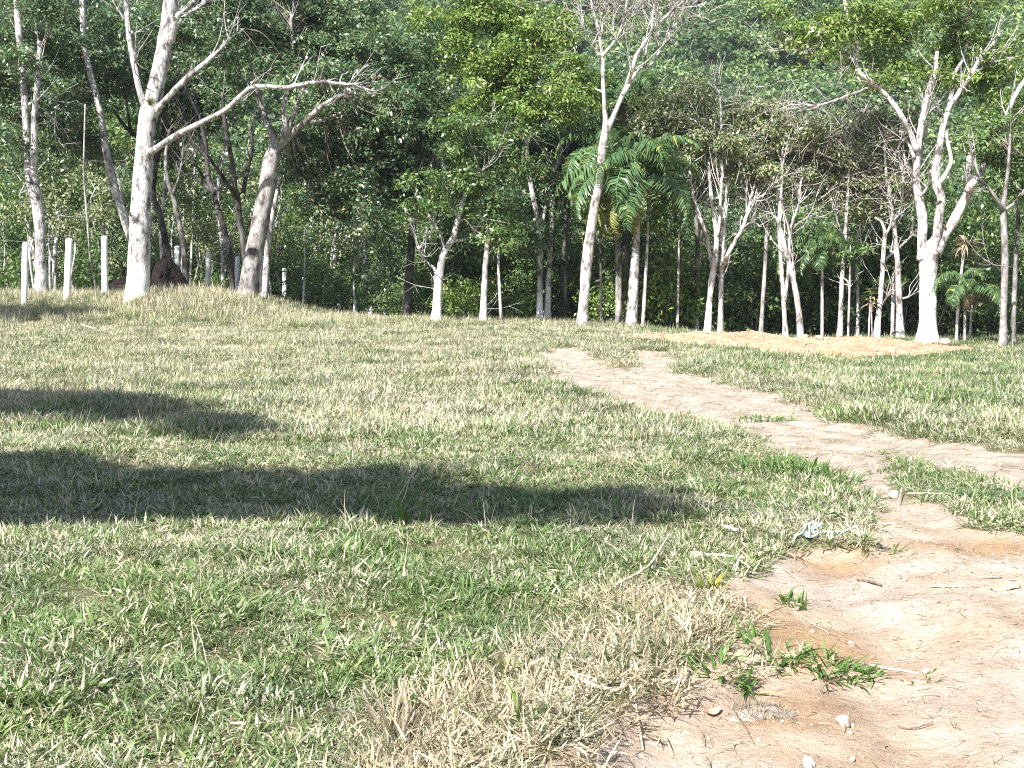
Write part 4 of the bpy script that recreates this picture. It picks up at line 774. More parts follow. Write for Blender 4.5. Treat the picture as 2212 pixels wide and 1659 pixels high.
# ------------------------------------------------------------------ fences: whitewashed posts and wire
def post_mesh(ht, wd, seed):
    r = np.random.default_rng(seed); n = 9; z = np.linspace(-.35, ht, n); p = np.stack([np.cumsum(r.normal(0, .004, n)), np.cumsum(r.normal(0, .004, n)), z], 1)
    rad = np.full(n, wd * .5) * (1 + r.normal(0, .02, n)); p = np.vstack([p, p[-1] + [0, 0, wd * .16], p[-1] + [0, 0, wd * .26]]); rad = np.append(rad, [wd * .42, wd * .22])
    Vt, Ft = tube(p, rad, 12, .02, r); g = Geo(); g.add(Vt, Ft); return g.mesh('post', smooth=True)
def fence(name, label, rows, seed, wires=True):
    """rows: (u base, u top, v top, width, distance)"""
    pts = []
    for (ub, ut, vt, wd, y) in rows:
        b = P(ub, 640, y); t = P(ut, vt, y); pts.append((b[0], y, hz(b[0], y), t[0], t[2], px(wd, y)))
    root = empty(name, pts[0][:3], label, 'fence'); o0 = np.array(root.location)
    tops = []
    for k, (x, y, z, xt, zt, wd) in enumerate(pts):
        ht = max(zt - z, .45); o = link('post', post_mesh(ht, wd, seed + k), M['post'], root); o.location = np.array([x, y, z]) - o0
        r = np.random.default_rng(seed + 50 + k); o.rotation_euler = (r.normal(0, .012), math.atan2(xt - x, ht), r.uniform(0, 6)) if False else (r.normal(0, .012), math.atan2(xt - x, ht), 0)
        tops.append((np.array([x, y, z]) - o0, np.array([xt, y, z + ht]) - o0, wd))
    if wires:
        for f in (.22, .5, .78):
            for a, b in zip(tops[:-1], tops[1:]):
                p0 = a[0] + (a[1] - a[0]) * f; p1 = b[0] + (b[1] - b[0]) * f; s = np.linspace(0, 1, 7)[:, None]; q = p0 + (p1 - p0) * s; q[:, 2] -= .02 * np.sin(np.pi * s[:, 0]); q[:, 1] -= .10
                Vt, Ft = tube(q, np.full(7, .0022), 4, 0, rng, False); g = Geo(); g.add(Vt, Ft); link('wire', g.mesh('wire'), M['wire'], root)
fence('post_fence', 'row of round whitewashed posts with thin wires running downhill behind the crest', [(51, 55, 527, 13.5, 41.0), (144, 149, 518, 15, 41.8), (227, 228, 513, 14, 43.4), (319, 320, 528, 11.5, 46.2), (382, 382, 534, 11, 49), (449, 451, 547, 11, 52), (509, 513, 556, 10.5, 55), (563, 564, 560, 10, 58), (613, 614, 581, 10, 61), (657, 657, 600, 9, 64),
      (697, 697, 616, 8.5, 67), (731, 732, 630, 8, 70), (766, 766, 643, 7.5, 73), (799, 799, 655, 8.5, 76), (830, 830, 666, 8, 79), (856, 856, 673, 7, 82)], 500)
fence('stake_fence', 'row of short white posts peeping over the crest beside the palm trunks', [(1292, 1292, 706, 5, 52), (1299, 1299, 700, 6, 51), (1313, 1313, 697, 6, 49), (1323, 1323, 695, 7, 48), (1341, 1341, 692, 6, 47.4), (1362, 1362, 701, 5, 50), (1370, 1370, 706, 5, 52), (1378, 1378, 702, 5.5, 54), (1386, 1386, 703, 5, 56), (1394, 1394, 705, 6, 58), (1400, 1400, 709, 4.5, 60), (1406, 1406, 713, 4, 62)], 560, False)

# ------------------------------------------------------------------ forest behind: slender trees, shrubs, wooded hill
def generic_tree(seed, H, R, cz, bark, leaf, nc, tr=.09, nleaf=40, L=.20, W=.09):
    r = np.random.default_rng(seed)
    p = np.array([[0, 0, -.4], [r.normal(0, .1), r.normal(0, .1), H * .25], [r.normal(0, .2), r.normal(0, .2), H * .5], [r.normal(0, .35), r.normal(0, .3), H * .75], [r.normal(0, .4), r.normal(0, .4), H * .97]])
    sp = spline(np.column_stack([p, [tr * 1.25, tr, tr * .85, tr * .6, .02]]), 4); g = Geo(); Vt, Ft = tube(sp[:, :3], sp[:, 3], 8, .06, r); g.add(Vt, Ft, wash=0.0)
    C = []
    for k in range(9):
        a = r.uniform(0, 6.28); z = r.uniform(cz, 1) * H; q = sp[np.argmin(abs(sp[:, 2] - z * .86)), :3]; e = np.array([math.cos(a) * R * r.uniform(.4, .9), math.sin(a) * R * r.uniform(.4, .9), z])
        s3 = spline(np.array([q, (q + e) / 2 + r.normal(0, .2, 3), e]), 3); Vt, Ft = tube(s3, np.linspace(tr * .4, .012, len(s3)), 5, 0, r, False); g.add(Vt, Ft, wash=0.0)
        C.append(e + unit(r.normal(0, 1, (nc // 9, 3))) * r.uniform(.1, 1, (nc // 9, 1)) ** .5 * np.array([R * .62, R * .62, R * .42]))
    gl = Geo(); clumps(gl, np.concatenate(C), nleaf, .5, L, W, r)
    a, b = g.mesh('trunk', smooth=True), gl.mesh('crown'); a.materials.append(M[bark]); b.materials.append(M[leaf]); return a, b
protos = [generic_tree(1, 9.5, 2.3, .45, 'bark_white', 'leaf_mid', 110), generic_tree(2, 11, 2.6, .42, 'bark_pale', 'leaf_dark', 130), generic_tree(3, 8.0, 2.0, .50, 'bark_white', 'leaf_shrub', 90, .07), generic_tree(4, 12, 2.8, .40, 'bark_grey', 'leaf_mid', 140, .12), generic_tree(5, 9, 1.9, .55, 'bark_pale', 'leaf_olive', 80, .07), generic_tree(6, 10, 2.3, .35, 'bark_dark', 'leaf_dark', 130, .1)]
pr = np.random.default_rng(77)
def plant_tree(x, y, k, s, label, group):
    o = empty('forest_tree', (x, y, hz(x, y)), label, 'tree', group); o.scale = (s, s, s * pr.uniform(.92, 1.08)); o.rotation_euler = (0, 0, pr.uniform(0, 6.28))
    link('trunk', protos[k][0], None, o); link('crown', protos[k][1], None, o, kind='stuff')
MARKS = [(-60, 'the left picture edge'), (90, 'the leftmost pale tree'), (225, 'the third white post'), (300, 'the big forked tree'), (400, 'the dark leaning trunks'), (535, 'the second big tree'), (657, 'the middle fence posts'), (780, 'the last fence posts'), (882, 'the dark straight trunk'),
         (945, 'the whitewashed tree'), (1060, 'the stub trunk'), (1175, 'the bright-crowned tree'), (1262, 'the tall bare tree'), (1366, 'the centre palm'), (1463, 'the thin pale stem'), (1542, 'the two-trunked white tree'), (1645, 'the slim grey trunk'), (1710, 'the crossing trunks'), (1776, 'the small dark palm'),
         (1818, 'the peeling trunk'), (1900, 'the elbow tree'), (1944, 'the straight white trunk'), (2005, 'the big white tree'), (2085, 'the arching small palm'), (2168, 'the right-edge trunk'), (2290, 'the right picture edge')]
def between(x, y):
    u = CX + x / y * F
    for (a, na), (b, nb) in zip(MARKS[:-1], MARKS[1:]):
        if u < b: return f'between {na} and {nb}'
    return 'beyond the right-edge trunk'
def fence_y(t): return float(np.interp(t, [-.33, -.27, -.225, -.14, -.078, -.06], [42, 44, 50, 66, 86, 50]))
for zi, (gr, a, b) in enumerate([('forest trees behind the fence', -.36, -.06), ('forest trees behind the palms', -.06, .10), ('forest trees behind the earth bank', .10, .40)]):
    for row, (y0, y1, n) in enumerate([(52, 60, (4, 5, 13)[zi]), (60, 72, (9, 6, 13)[zi]), (72, 96, (17, 8, 14)[zi])]):
        for q in range(n):
            t = a + (b - a) * (q + pr.uniform(.1, .9)) / n; y = pr.uniform(y0, y1); k = int(pr.choice([0, 1, 3, 5] if zi == 2 else [0, 1, 2, 4, 3]))
            if zi == 0 and row == 0: k = int(pr.choice([0, 2, 4]))
            if zi == 0: y = max(y, fence_y(t) + 3)
            kind = ['white', 'pale', 'small', 'stout', 'olive', 'dark'][k]
            sc = pr.uniform(.8, 1.1) * (1 + .004 * (y - 60)) * (1.16 if row == 2 else 1.0, .66, .64)[zi]
            plant_tree(t * y, y, k, sc, f'{kind} {("nearer", "deeper", "far")[row]} tree {between(t * y, y)}', gr)
pole = [generic_tree(20 + i, [6.0, 7.5, 5.0][i], [.8, 1.0, .7][i], .6, 'bark_white', ['leaf_mid', 'leaf_shrub', 'leaf_olive'][i], 36, [.035, .045, .03][i], 30, .15, .07) for i in range(3)]
for q in range(46):
    t = -.35 + .42 * (q + pr.uniform(0, 1)) / 46; y = max(pr.uniform(50, 70), fence_y(t) + 2.0); k = int(pr.integers(3)); x_ = t * y
    o = empty('sapling', (x_, y, hz(x_, y)), f'{("thin", "tall thin", "short thin")[k]} white sapling stem {between(x_, y)}', 'sapling', 'thin white saplings in the undergrowth'); s_ = pr.uniform(.75, 1.15); o.scale = (s_, s_, s_); o.rotation_euler = (pr.normal(0, .05), pr.normal(0, .06), pr.uniform(0, 6.28))
    link('trunk', pole[k][0], None, o); link('crown', pole[k][1], None, o, kind='stuff')
def shrub_mesh(seed, R, H, nc, leaf, L=.15, W=.065):
    r = np.random.default_rng(seed); C = []; g = Geo()
    for k in range(7):
        a = r.uniform(0, 6.28); e = np.array([math.cos(a) * R * r.uniform(.1, .7), math.sin(a) * R * r.uniform(.1, .7), H * r.uniform(.35, .85)])
        s3 = spline(np.array([[r.normal(0, .06), r.normal(0, .06), -.15], e * [.5, .5, .55], e]), 3); Vt, Ft = tube(s3, np.linspace(.022, .007, len(s3)), 5, 0, r, False); g.add(Vt, Ft, wash=0.0)
        C.append(e + r.normal(0, 1, (nc // 7, 3)) * np.array([R * .36, R * .36, H * .22]))
    C = np.concatenate(C); C[:, 2] = np.clip(C[:, 2], .12, None)
    gl = Geo(); clumps(gl, C, 30, .34, L, W, r, flat=.7, up=.7)
    a, b = g.mesh('stems', smooth=True), gl.mesh('foliage'); a.materials.append(M['bark_grey']); b.materials.append(M[leaf]); return a, b
shr = [shrub_mesh(i, [1.1, 1.5, .9, 1.3, 1.6][i], [1.8, 2.6, 1.3, 3.2, 2.2][i], [70, 110, 50, 120, 110][i], ['leaf_shrub', 'leaf_shrub', 'leaf_bright', 'leaf_mid', 'leaf_shrub'][i]) for i in range(5)]
def plant_shrub(x, y, k, s, label, group):
    o = empty('shrub', (x, y, hz(x, y)), label, 'shrub', group); o.scale = (s, s, s * pr.uniform(.85, 1.15)); o.rotation_euler = (0, 0, pr.uniform(0, 6.28))
    link('stems', shr[k][0], None, o, kind='stuff'); link('foliage', shr[k][1], None, o, kind='stuff')
for gr, word, a, b, (y0, y1), n in [('shrubs beyond the fence', 'sunlit leafy shrub', -.37, -.06, (56, 88), 66), ('shrubs between the centre trunks', 'leafy shrub', -.066, .09, (47.5, 60), 26), ('shrubs behind the earth bank', 'shaded shrub', .08, .38, (48, 62), 52)]:
    for q in range(n):
        y = pr.uniform(y0, y1); t = a + (b - a) * (q + pr.uniform(0, 1)) / n; k = int(pr.choice([0, 1, 3, 4, 4])); s_ = pr.uniform(.8, 1.5)
        if a < -.3: y = max(y, fence_y(t) + 4)
        plant_shrub(t * y, y, k, s_, f'{("low", "rounded", "small", "tall narrow", "broad")[k]} {word} {between(t * y, y)}', gr)
for (u, y, k, s, lb) in [(463, 56, 2, 1.1, 'small bright green bush at the foot of the dark slender tree'), (690, 60, 4, 1.2, 'yellowish bush behind the middle fence posts'), (1005, 46, 2, .9, 'low bright weed bush between whitewashed tree and stub trunk'), (1110, 46, 2, .8, 'low bright weed bush right of the thin white stem'), (1430, 46, 2, 1.3, 'leafy bush with pale leaves right of the palm trunks'), (1480, 47, 0, 1.3, 'olive bush right of the thin pale stem'), (1300, 45.5, 2, .9, 'low bright weed bush behind the tall bare trunk')]:
    p = P(u, 690, y); plant_shrub(p[0], y, k, s, lb, None)

# far wooded hill: one mass
def hill_crown(seed, R, nc):
    r = np.random.default_rng(seed); g = Geo(); o = unit(r.normal(0, 1, (nc, 3))) * r.uniform(.55, 1, (nc, 1)) ** .5; o[:, 2] = np.abs(o[:, 2]) * r.uniform(.3, 1.0, nc) - .15
    clumps(g, o * np.array([R, R, R * 1.05]) + [0, 0, R * .55], 24, R * .20, .46, .24, r, flat=.7, up=.8)
    s = np.array([[0, 0, -R], [.1, 0, 0], [.2, .1, R]]); Vt, Ft = tube(s, [.14, .12, .05], 5, 0, r); g.add(Vt, Ft, rnd=.9, tint=.9); return g.mesh('hill_crown')
hc = [hill_crown(i, [2.6, 3.4, 2.1, 3.0, 2.4][i], [70, 90, 55, 80, 60][i]) for i in range(5)]
n = 6000; y = 92 + 230 * rng.uniform(0, 1, n) ** 1.25; x = rng.uniform(-.48, .48, n) * y
scatter('hillside_forest', hc, M['leaf_hill'], np.stack([x, y, h(x, y) + rng.uniform(-.2, 3.2, n)], 1), np.stack([rng.normal(0, .12, n), rng.normal(0, .12, n), rng.uniform(0, 6.28, n)], 1), rng.uniform(.7, 1.7, n), {'tone': rng.uniform(0, 1, n)}, 'dense forest covering the hillside behind the trees')

# ------------------------------------------------------------------ trees out of frame at left, whose shadows cross the grass
def shade_tree(label, foot, ht, spots, seed, dens=42):
    """spots: (u, v, rx, ry) shadow patches on the grass; the foliage hangs up-sun of them"""
    r = np.random.default_rng(seed); x0, y0 = foot; z0 = hz(x0, y0); root = empty('shade_tree', (x0, y0, z0), label, 'tree', None); off = np.array([x0, y0, z0]); C = []; ends = []
    for (u, v, rx, ry) in spots:
        gx, gy = G(u, v); hh = ht * r.uniform(.92, 1.08); c = np.array([gx, gy, 0]) + np.array(TO_SUN) / TO_SUN.z * hh; k = max(5, int(dens * rx * ry * 3.14)); o = unit(r.normal(0, 1, (k, 3))) * r.uniform(0, 1, (k, 1)) ** .5
        C.append(c + o * np.array([rx, ry, .45])); ends.append(c)
    g = Geo(); clumps(g, np.concatenate(C), 46, .34, .13, .06, r)
    link('crown', g.mesh('crown', off), M['leaf_mid'], root, kind='stuff')
    top = np.array([x0 + .3, y0 + .2, z0 + ht * .8]); sp = spline(np.array([[x0, y0, z0 - .3, .2], [x0 + .1, y0, z0 + ht * .4, .17], [*top, .13]]), 4); g = Geo(); Vt, Ft = tube(sp[:, :3], sp[:, 3], 10, .05, r); g.add(Vt, Ft, wash=0.0); link('trunk', g.mesh('trunk', off, True), M['bark_pale'], root)
    for e in ends:
        s3 = spline(np.array([top, (top + e) / 2 + [0, 0, .3], e]), 4); g = Geo(); Vt, Ft = tube(s3, np.linspace(.06, .015, len(s3)), 6, 0, r, False); g.add(Vt, Ft, wash=0.0); link('branch', g.mesh('branch', off, True), M['bark_pale'], root)
shade_tree('tree out of view at left casting the long near shadow on the grass', (-9.5, 5.0), 6.0, [(-250, 1060, 1.2, 1.7), (20, 1010, .8, 1.0), (60, 1100, .9, .8), (230, 1050, .9, .9), (420, 1090, .9, .7), (500, 1040, .7, .6), (650, 1090, .8, .65), (800, 1050, .7, .8), (930, 1100, .7, .6), (1060, 1085, .6, .6), (1200, 1105, .55, .45), (1300, 1080, .45, .4), (1400, 1115, .4, .28)], 1)
shade_tree('tree out of view at left casting the farther shadow on the grass', (-16.5, 11.0), 8.5, [(-120, 880, 1.5, 2.0), (60, 870, 1.0, 1.3), (190, 880, .9, 1.1), (310, 895, .8, 1.0), (420, 915, .7, .8), (510, 935, .5, .5)], 2)
shade_tree('tree out of view at left shading the foot of the fence mound', (-24, 32), 9.0, [(-60, 672, 1.6, 1.6), (60, 672, 1.4, 1.3), (150, 676, 1.0, 1.1), (215, 678, .6, .8)], 3, 20)

# ------------------------------------------------------------------ things lying about
def gpt(u, v, up=0.0):
    a = G(u, v)
    for _ in range(3):                       # settle on the finished surface, not the bare one
        z = hz(*a); d = ray(u, v); t = (z - EYE) / d[2]; a = np.array([d[0] * t, d[1] * t])
    return np.array([a[0], a[1], hz(*a) + up])
def stick(label, pts, mat, seed, name='stick', forks=()):
    r = np.random.default_rng(seed); rows = []
    for (u, v, wd, *z) in pts:
        p = gpt(u, v); rad = px(wd, p[1]) * .5; rows.append([*(p + [0, 0, rad * .8 + (z[0] if z else .004)]), rad])
    sp = spline(np.array(rows), 5); sp[:, 2] += r.normal(0, .002, len(sp)); sp[:, 2] = np.maximum(sp[:, 2], h(sp[:, 0], sp[:, 1]) + sp[:, 3] * .3)
    root = empty(name, sp[0, :3], label, 'stick'); o = sp[0, :3]; Vt, Ft = tube(sp[:, :3], np.maximum(sp[:, 3], .0015), 7, .08, r); g = Geo(); g.add(Vt, Ft)
    link('shaft', g.mesh('shaft', o, True), M[mat], root)
    for fk in forks:
        rows = []
        for (u, v, wd, *z) in fk:
            p = gpt(u, v); rad = px(wd, p[1]) * .5; rows.append([*(p + [0, 0, rad + (z[0] if z else .004)]), rad])
        s2 = spline(np.array(rows), 4); Vt, Ft = tube(s2[:, :3], np.maximum(s2[:, 3], .0012), 5, .06, r); g = Geo(); g.add(Vt, Ft); link('side_branch', g.mesh('side_branch', o, True), M[mat], root)
stick('long crooked pale branch lying from grass edge down onto the dirt', [(1226, 1470, 9, .03), (1279, 1499, 10, .03), (1329, 1519, 8, .02), (1363, 1579, 6), (1389, 1636, 4)], 'stick_pale', 1, forks=[[(1229, 1469, 5, .03), (1329, 1486, 4, .02), (1396, 1513, 4), (1416, 1516, 3)], [(1340, 1522, 4, .02), (1429, 1539, 4), (1521, 1556, 3)]])
stick('pale stick on the straw just above the long crooked branch', [(1179, 1426, 5, .03), (1259, 1446, 6, .03), (1333, 1464, 3, .02)], 'stick_pale', 2)
stick('pale stick rising diagonally through the grass in the middle foreground', [(1308, 1294, 6, .03), (1350, 1275, 6, .05), (1396, 1253, 6, .06), (1425, 1220, 5, .08), (1449, 1186, 3, .10)], 'stick_pale', 3)
stick('straight thin pale stick lying level on the dry grass edge', [(1393, 1336, 4, .02), (1460, 1337, 4, .02), (1521, 1339, 3, .01)], 'stick_pale', 4)
stick('short grey stick leaning on the dry edge below the diagonal stick', [(1449, 1269, 6, .04), (1493, 1313, 6, .01)], 'stick_dark', 5)
stick('long pale branch lying left of the blue rope, forked at its end', [(1493, 1203, 5, .02), (1560, 1210, 5, .02), (1610, 1214, 5.5, .02), (1656, 1218, 4)], 'stick_pale', 6, forks=[[(1640, 1217, 3.4), (1690, 1236, 3), (1740, 1266, 2)]])
stick('short thick piece of white cut wood lying in the grass', [(1562, 1144, 9, .01), (1602, 1154, 9, .01)], 'wood_cut', 7, 'cut_wood')
stick('short dark bark stick on the bare dirt below the rope', [(1852, 1255, 6), (1878, 1262, 7), (1904, 1268, 6)], 'stick_dark', 8)
stick('brownish stick at the top edge of the dirt road', [(1881, 1136, 4), (1910, 1140, 5), (1941, 1136, 4)], 'stick_pale', 9)
stick('whitish stick lying at the end of the creeping grass runner', [(1883, 1441, 6), (1930, 1450, 6), (1984, 1458, 5)], 'wood_cut', 10)
stick('thin pale straw stick in the middle of the dirt road', [(2010, 1270, 4), (2045, 1267, 4), (2082, 1271, 3)], 'stick_pale', 11)
stick('thin pale straw stick beside the curled bark', [(2113, 1250, 3.4), (2163, 1249, 3.4)], 'stick_pale', 12)
stick('thin dark twig curving across the pale dirt at the bottom', [(1590, 1548, 3), (1612, 1575, 3.4), (1628, 1610, 2.4)], 'stick_dark', 13)
stick('thin reddish stick on dirt near the bottom right', [(1940, 1572, 4), (1975, 1580, 4), (2015, 1573, 3)], 'stick_dark', 14)
stick('pale straw stick lying above the creeping grass runner', [(1700, 1318, 3), (1740, 1340, 3), (1790, 1370, 2.4)], 'stick_pale', 15)
stick('pale fallen branch lying in front of the fence mound', [(175, 706, 4, .04), (210, 706, 4, .04), (245, 702, 3, .05)], 'stick_pale', 16)
stick('small pale stick standing on the far dirt track edge', [(1940, 1092, 3, .01), (1948, 1078, 3, .06)], 'stick_pale', 17)
stick('pale straight stick along the grass edge right of the grey stone', [(1960, 1072, 3, .02), (2010, 1074, 3, .02), (2052, 1075, 3, .02)], 'stick_pale', 18)

def stone(label, u, v, wd, ht, mat, seed, name='stone'):
    r = np.random.default_rng(seed); p = gpt(u, v); R, H_ = px(wd, p[1]) * .5, px(ht, p[1]) * .62; g = Geo(); n1, n2 = 12, 8; Vs = []
    k = r.uniform(0, 6, 6)
    for i in range(n2 + 1):
        ph = math.pi * i / n2
        for j in range(n1):
            t = 2 * math.pi * j / n1; q = 1 + .16 * math.sin(2 * t + k[0]) * math.sin(ph) + .12 * math.sin(3 * t + k[1] + 2 * ph) + .10 * math.cos(4 * ph + k[2] + t) + r.normal(0, .025)
            Vs.append((R * q * math.sin(ph) * math.cos(t), R * .8 * q * math.sin(ph) * math.sin(t), H_ * (.55 + q * math.cos(ph))))
    Fq = np.array([[i * n1 + j, (i + 1) * n1 + j, (i + 1) * n1 + (j + 1) % n1, i * n1 + (j + 1) % n1] for i in range(n2) for j in range(n1)])
    g.add(np.array(Vs), [Fq]); o = link(name, g.mesh(name), M[mat], None, label=label, cat='stone'); o.location = p; o.rotation_euler = (r.normal(0, .15), r.normal(0, .15), r.uniform(0, 6.28)); return o
stone('cream fist-sized stone lying on the dirt near the bottom', 1822, 1566, 32, 24, 'stone', 1)
stone('small pebble-like stone touching the cream stone on its right', 1840, 1572, 13, 10, 'stone', 2)
stone('white stone at the bottom edge of the picture', 1745, 1656, 34, 22, 'stone_white', 3)
stone('small whitish stone right of the white stone at the bottom edge', 1842, 1644, 15, 11, 'stone', 4)
stone('pale grey stone on the grass edge at the head of the dirt road', 1931, 1076, 26, 16, 'stone', 5)
stone('small tan stone on bare dirt right of the dark bark stick', 1955, 1256, 14, 8, 'stone', 6)
stone('small whitish stone beside the end of the creeping runner', 2000, 1456, 18, 11, 'stone_white', 7)
stone('pale stone half buried in the whitish dirt by the long crooked branch', 1482, 1515, 18, 14, 'stone_white', 8)
stone('large flat boulder at the right foot of the big white trunk', 2042, 745, 36, 15, 'stone', 9, 'boulder')
stone('whitish clod lying on the red earth bank', 1468, 752, 15, 6, 'stone_white', 10)
stone('pale clod on the crest of the red earth bank near the palms', 1402, 731, 22, 7, 'stone_white', 11)
stone('tiny white stone on the dirt below the thin straw stick', 2095, 1287, 7, 6, 'stone_white', 12)

def rope():
    pts = [(1713, 1200, .01), (1720, 1191, .02), (1734, 1190, .03), (1745, 1180, .05), (1748, 1174, .05), (1740, 1188, .02), (1742, 1202, .01), (1760, 1207, .01), (1766, 1202, .01), (1752, 1196, .02), (1748, 1186, .04), (1758, 1180, .05), (1763, 1188, .04), (1752, 1192, .03), (1760, 1196, .03), (1774, 1192, .03), (1772, 1182, .03), (1776, 1198, .01), (1795, 1206, .01), (1820, 1205, .01), (1842, 1196, .02), (1849, 1188, .03), (1853, 1200, .01), (1857, 1208, .01)]
    sp = spline(np.array([gpt(u, v, z * .7 + .022) for u, v, z in pts]), 5); o = sp[0].copy(); g = Geo(); Vt, Ft = tube(sp - o, np.full(len(sp), .0062), 7, .05); g.add(Vt, Ft)
    ob = link('rope', g.mesh('rope', smooth=True), M['rope'], None, label='tangled light blue rope dropped at the edge of the dirt road', cat='rope'); ob.location = o
rope()
def curl_bark():
    p = gpt(2172, 1272); root = empty('curled_bark', p, 'curled tan piece of bark on the right side of the dirt road', 'bark'); r = np.random.default_rng(5)
    for k, (dx, dy, ln, wd, rot, ar) in enumerate([(.0, .0, .10, .035, .1, 2.6), (.01, .05, .085, .03, -.35, 2.2)]):
        nu, nv = 9, 8; Vs = []
        for i in range(nu):
            for j in range(nv):
                a = -ar / 2 + ar * j / (nv - 1); t = (i / (nu - 1) - .5); rr = wd * (1 - 1.6 * t * t) * (1 + .08 * r.normal()); Vs.append((ln * t * 1.5, rr * math.sin(a), -.006 + rr * math.cos(a) * .7 + .010 * math.sin(t * 5)))
        Fq = np.array([[i * nv + j, i * nv + j + 1, (i + 1) * nv + j + 1, (i + 1) * nv + j] for i in range(nu - 1) for j in range(nv - 1)]); g = Geo(); g.add(np.array(Vs), [Fq])
        o = link('bark_piece', g.mesh('bark_piece', smooth=True), M['brown_leaf'], root); o.location = (dx, dy, 0); o.rotation_euler = (0, 0, rot); m_ = o.modifiers.new('thick', 'SOLIDIFY'); m_.thickness = .004
curl_bark()
def fallen_leaf(u, v, seed, label):
    r = np.random.default_rng(seed); p = gpt(u, v, .012); Vs = []; nu = 7
    for i in range(nu):
        t = i / (nu - 1); wd = .018 * math.sin(math.pi * (t * .9 + .06)) ** .8
        for s in (-1, 0, 1): Vs.append((.07 * (t - .5), s * wd, .006 * abs(s) + .012 * (t - .5) ** 2 * 4))
    Fq = np.array([[i * 3 + j, i * 3 + j + 1, (i + 1) * 3 + j + 1, (i + 1) * 3 + j] for i in range(nu - 1) for j in range(2)]); g = Geo(); g.add(np.array(Vs), [Fq])
    o = link('fallen_leaf', g.mesh('fallen_leaf', smooth=True), M['brown_leaf'], None, label=label, cat='leaf'); o.location = p; o.rotation_euler = (r.normal(0, .4), r.normal(0, .4), r.uniform(0, 6.28))
for k, (u, v, lb) in enumerate([(848, 1354, 'reddish brown fallen leaf in the grass at left centre'), (1575, 1336, 'orange fallen leaf on the dry edge of the dirt road'), (1619, 1201, 'reddish fallen leaf left of the blue rope'), (1604, 1222, 'small red-brown leaf under the pale forked branch'), (370, 1338, 'pinkish dead leaf in the grass at lower left'), (755, 1337, 'small orange dead leaf lying in the foreground grass'), (1795, 1482, 'red-brown curled leaf under the creeping runner'), (1541, 1553, 'brown leaf on the dirt left of the grey clod')]): fallen_leaf(u, v, 30 + k, lb)

# individual grass plants and weeds big enough to pick out
def weed(label, u, v, rad, n, L, W, seed, mat='weed', lean=.55, name='grass_tuft', curl=.3):
    r = np.random.default_rng(seed); p = gpt(u, v); g = Geo(); a = r.uniform(0, 6.28, n); q = rad * np.sqrt(r.uniform(0, 1, n)); bx, by = q * np.cos(a), q * np.sin(a)
    base = np.stack([bx, by, h(bx + p[0], by + p[1]) - p[2] - .006], 1)
    blades(g, base, L * r.uniform(.6, 1.3, n), W * r.uniform(.7, 1.25, n), np.abs(r.normal(lean, .3, n)), a + r.normal(0, .9, n), r.normal(curl, .2, n), r, 4)
    g.A['tint'] = [x * 0 + .5 for x in g.A['rnd']]
    root = empty(name, p, label, 'grass'); link('blades', g.mesh('blades'), M[mat], root, kind='stuff')
M['weed'] = leaf_mat('weed', (.045, .105, .022), (.095, .185, .045), (.200, .310, .085), .3, .42, .45, (.40, .34, .2), .10)
weed('big bright green grass tuft right of centre where the tracks meet', 1690, 1015, .42, 220, .17, .016, 1)
weed('green grass tuft adjoining the big bright tuft on its right', 1760, 1030, .36, 170, .15, .015, 2)
weed('lower green tuft running down from the big bright tuft', 1815, 1065, .32, 150, .12, .014, 3)
weed('dark green broad-bladed tuft on the dirt, left end of the creeping runner', 1555, 1455, .13, 60, .15, .013, 4, lean=.8)
weed('broad-bladed runner tuft in the middle of the dirt patch', 1660, 1432, .16, 70, .13, .013, 5, lean=.9)
weed('runner tuft right of the middle tuft on the dirt patch', 1740, 1440, .17, 75, .12, .013, 6, lean=1.0)
weed('runner tuft with drooping blades above the white stick', 1815, 1448, .14, 60, .12, .012, 7, lean=1.0)
weed('runner tuft ending the creeping row near the white stick', 1862, 1470, .10, 40, .11, .012, 8, lean=1.0)
weed('sparse creeping shoots right of the white stick end', 1975, 1462, .12, 24, .06, .009, 9, lean=1.1)
weed('small fan of green blades on bare dirt below the rope', 1712, 1306, .08, 34, .13, .012, 10, lean=.7)
weed('green shoots at the dirt edge right of the rope', 1905, 1196, .16, 36, .10, .012, 11, lean=.9)
weed('low green clump on bare ground between the two tracks', 1895, 980, .20, 60, .08, .012, 12, lean=.9)
weed('small green clump on bare ground below the median clump', 1897, 1020, .13, 40, .06, .010, 13, lean=.9)
weed('tall broad grass blades standing in the sun at the near shadow edge', 880, 1135, .10, 16, .30, .016, 14, lean=.35, curl=.2)
weed('tall pale grass blades at the left shadow edge', 140, 935, .30, 70, .30, .013, 15, lean=.45)
weed('tall arching dry-tipped grass in the farther shadow', 330, 905, .5, 60, .40, .010, 16, lean=.5, mat='leaf_dead')
weed('tall dry grass clump at the right tip of the near shadow', 1445, 1110, .25, 60, .22, .009, 17, lean=.5, mat='leaf_dead')
weed('tuft of green blades crowning the cut bank', 1388, 1352, .09, 46, .14, .011, 18, lean=.8)
weed('tall leaf blades drooping over the straw near the bottom centre', 1120, 1560, .05, 10, .20, .016, 19, lean=.5)
weed('pale dead grass bunch standing at the bottom left of centre', 860, 1600, .06, 26, .26, .008, 20, lean=.25, mat='leaf_dead')
weed('green grass patch on the median between the track ruts', 1650, 904, .36, 190, .10, .014, 21, lean=.8)
weed('yellow-green weed sprig at the dry edge left of the fan of blades', 1533, 1278, .05, 30, .13, .014, 22, lean=.6, mat='frond_yellow')
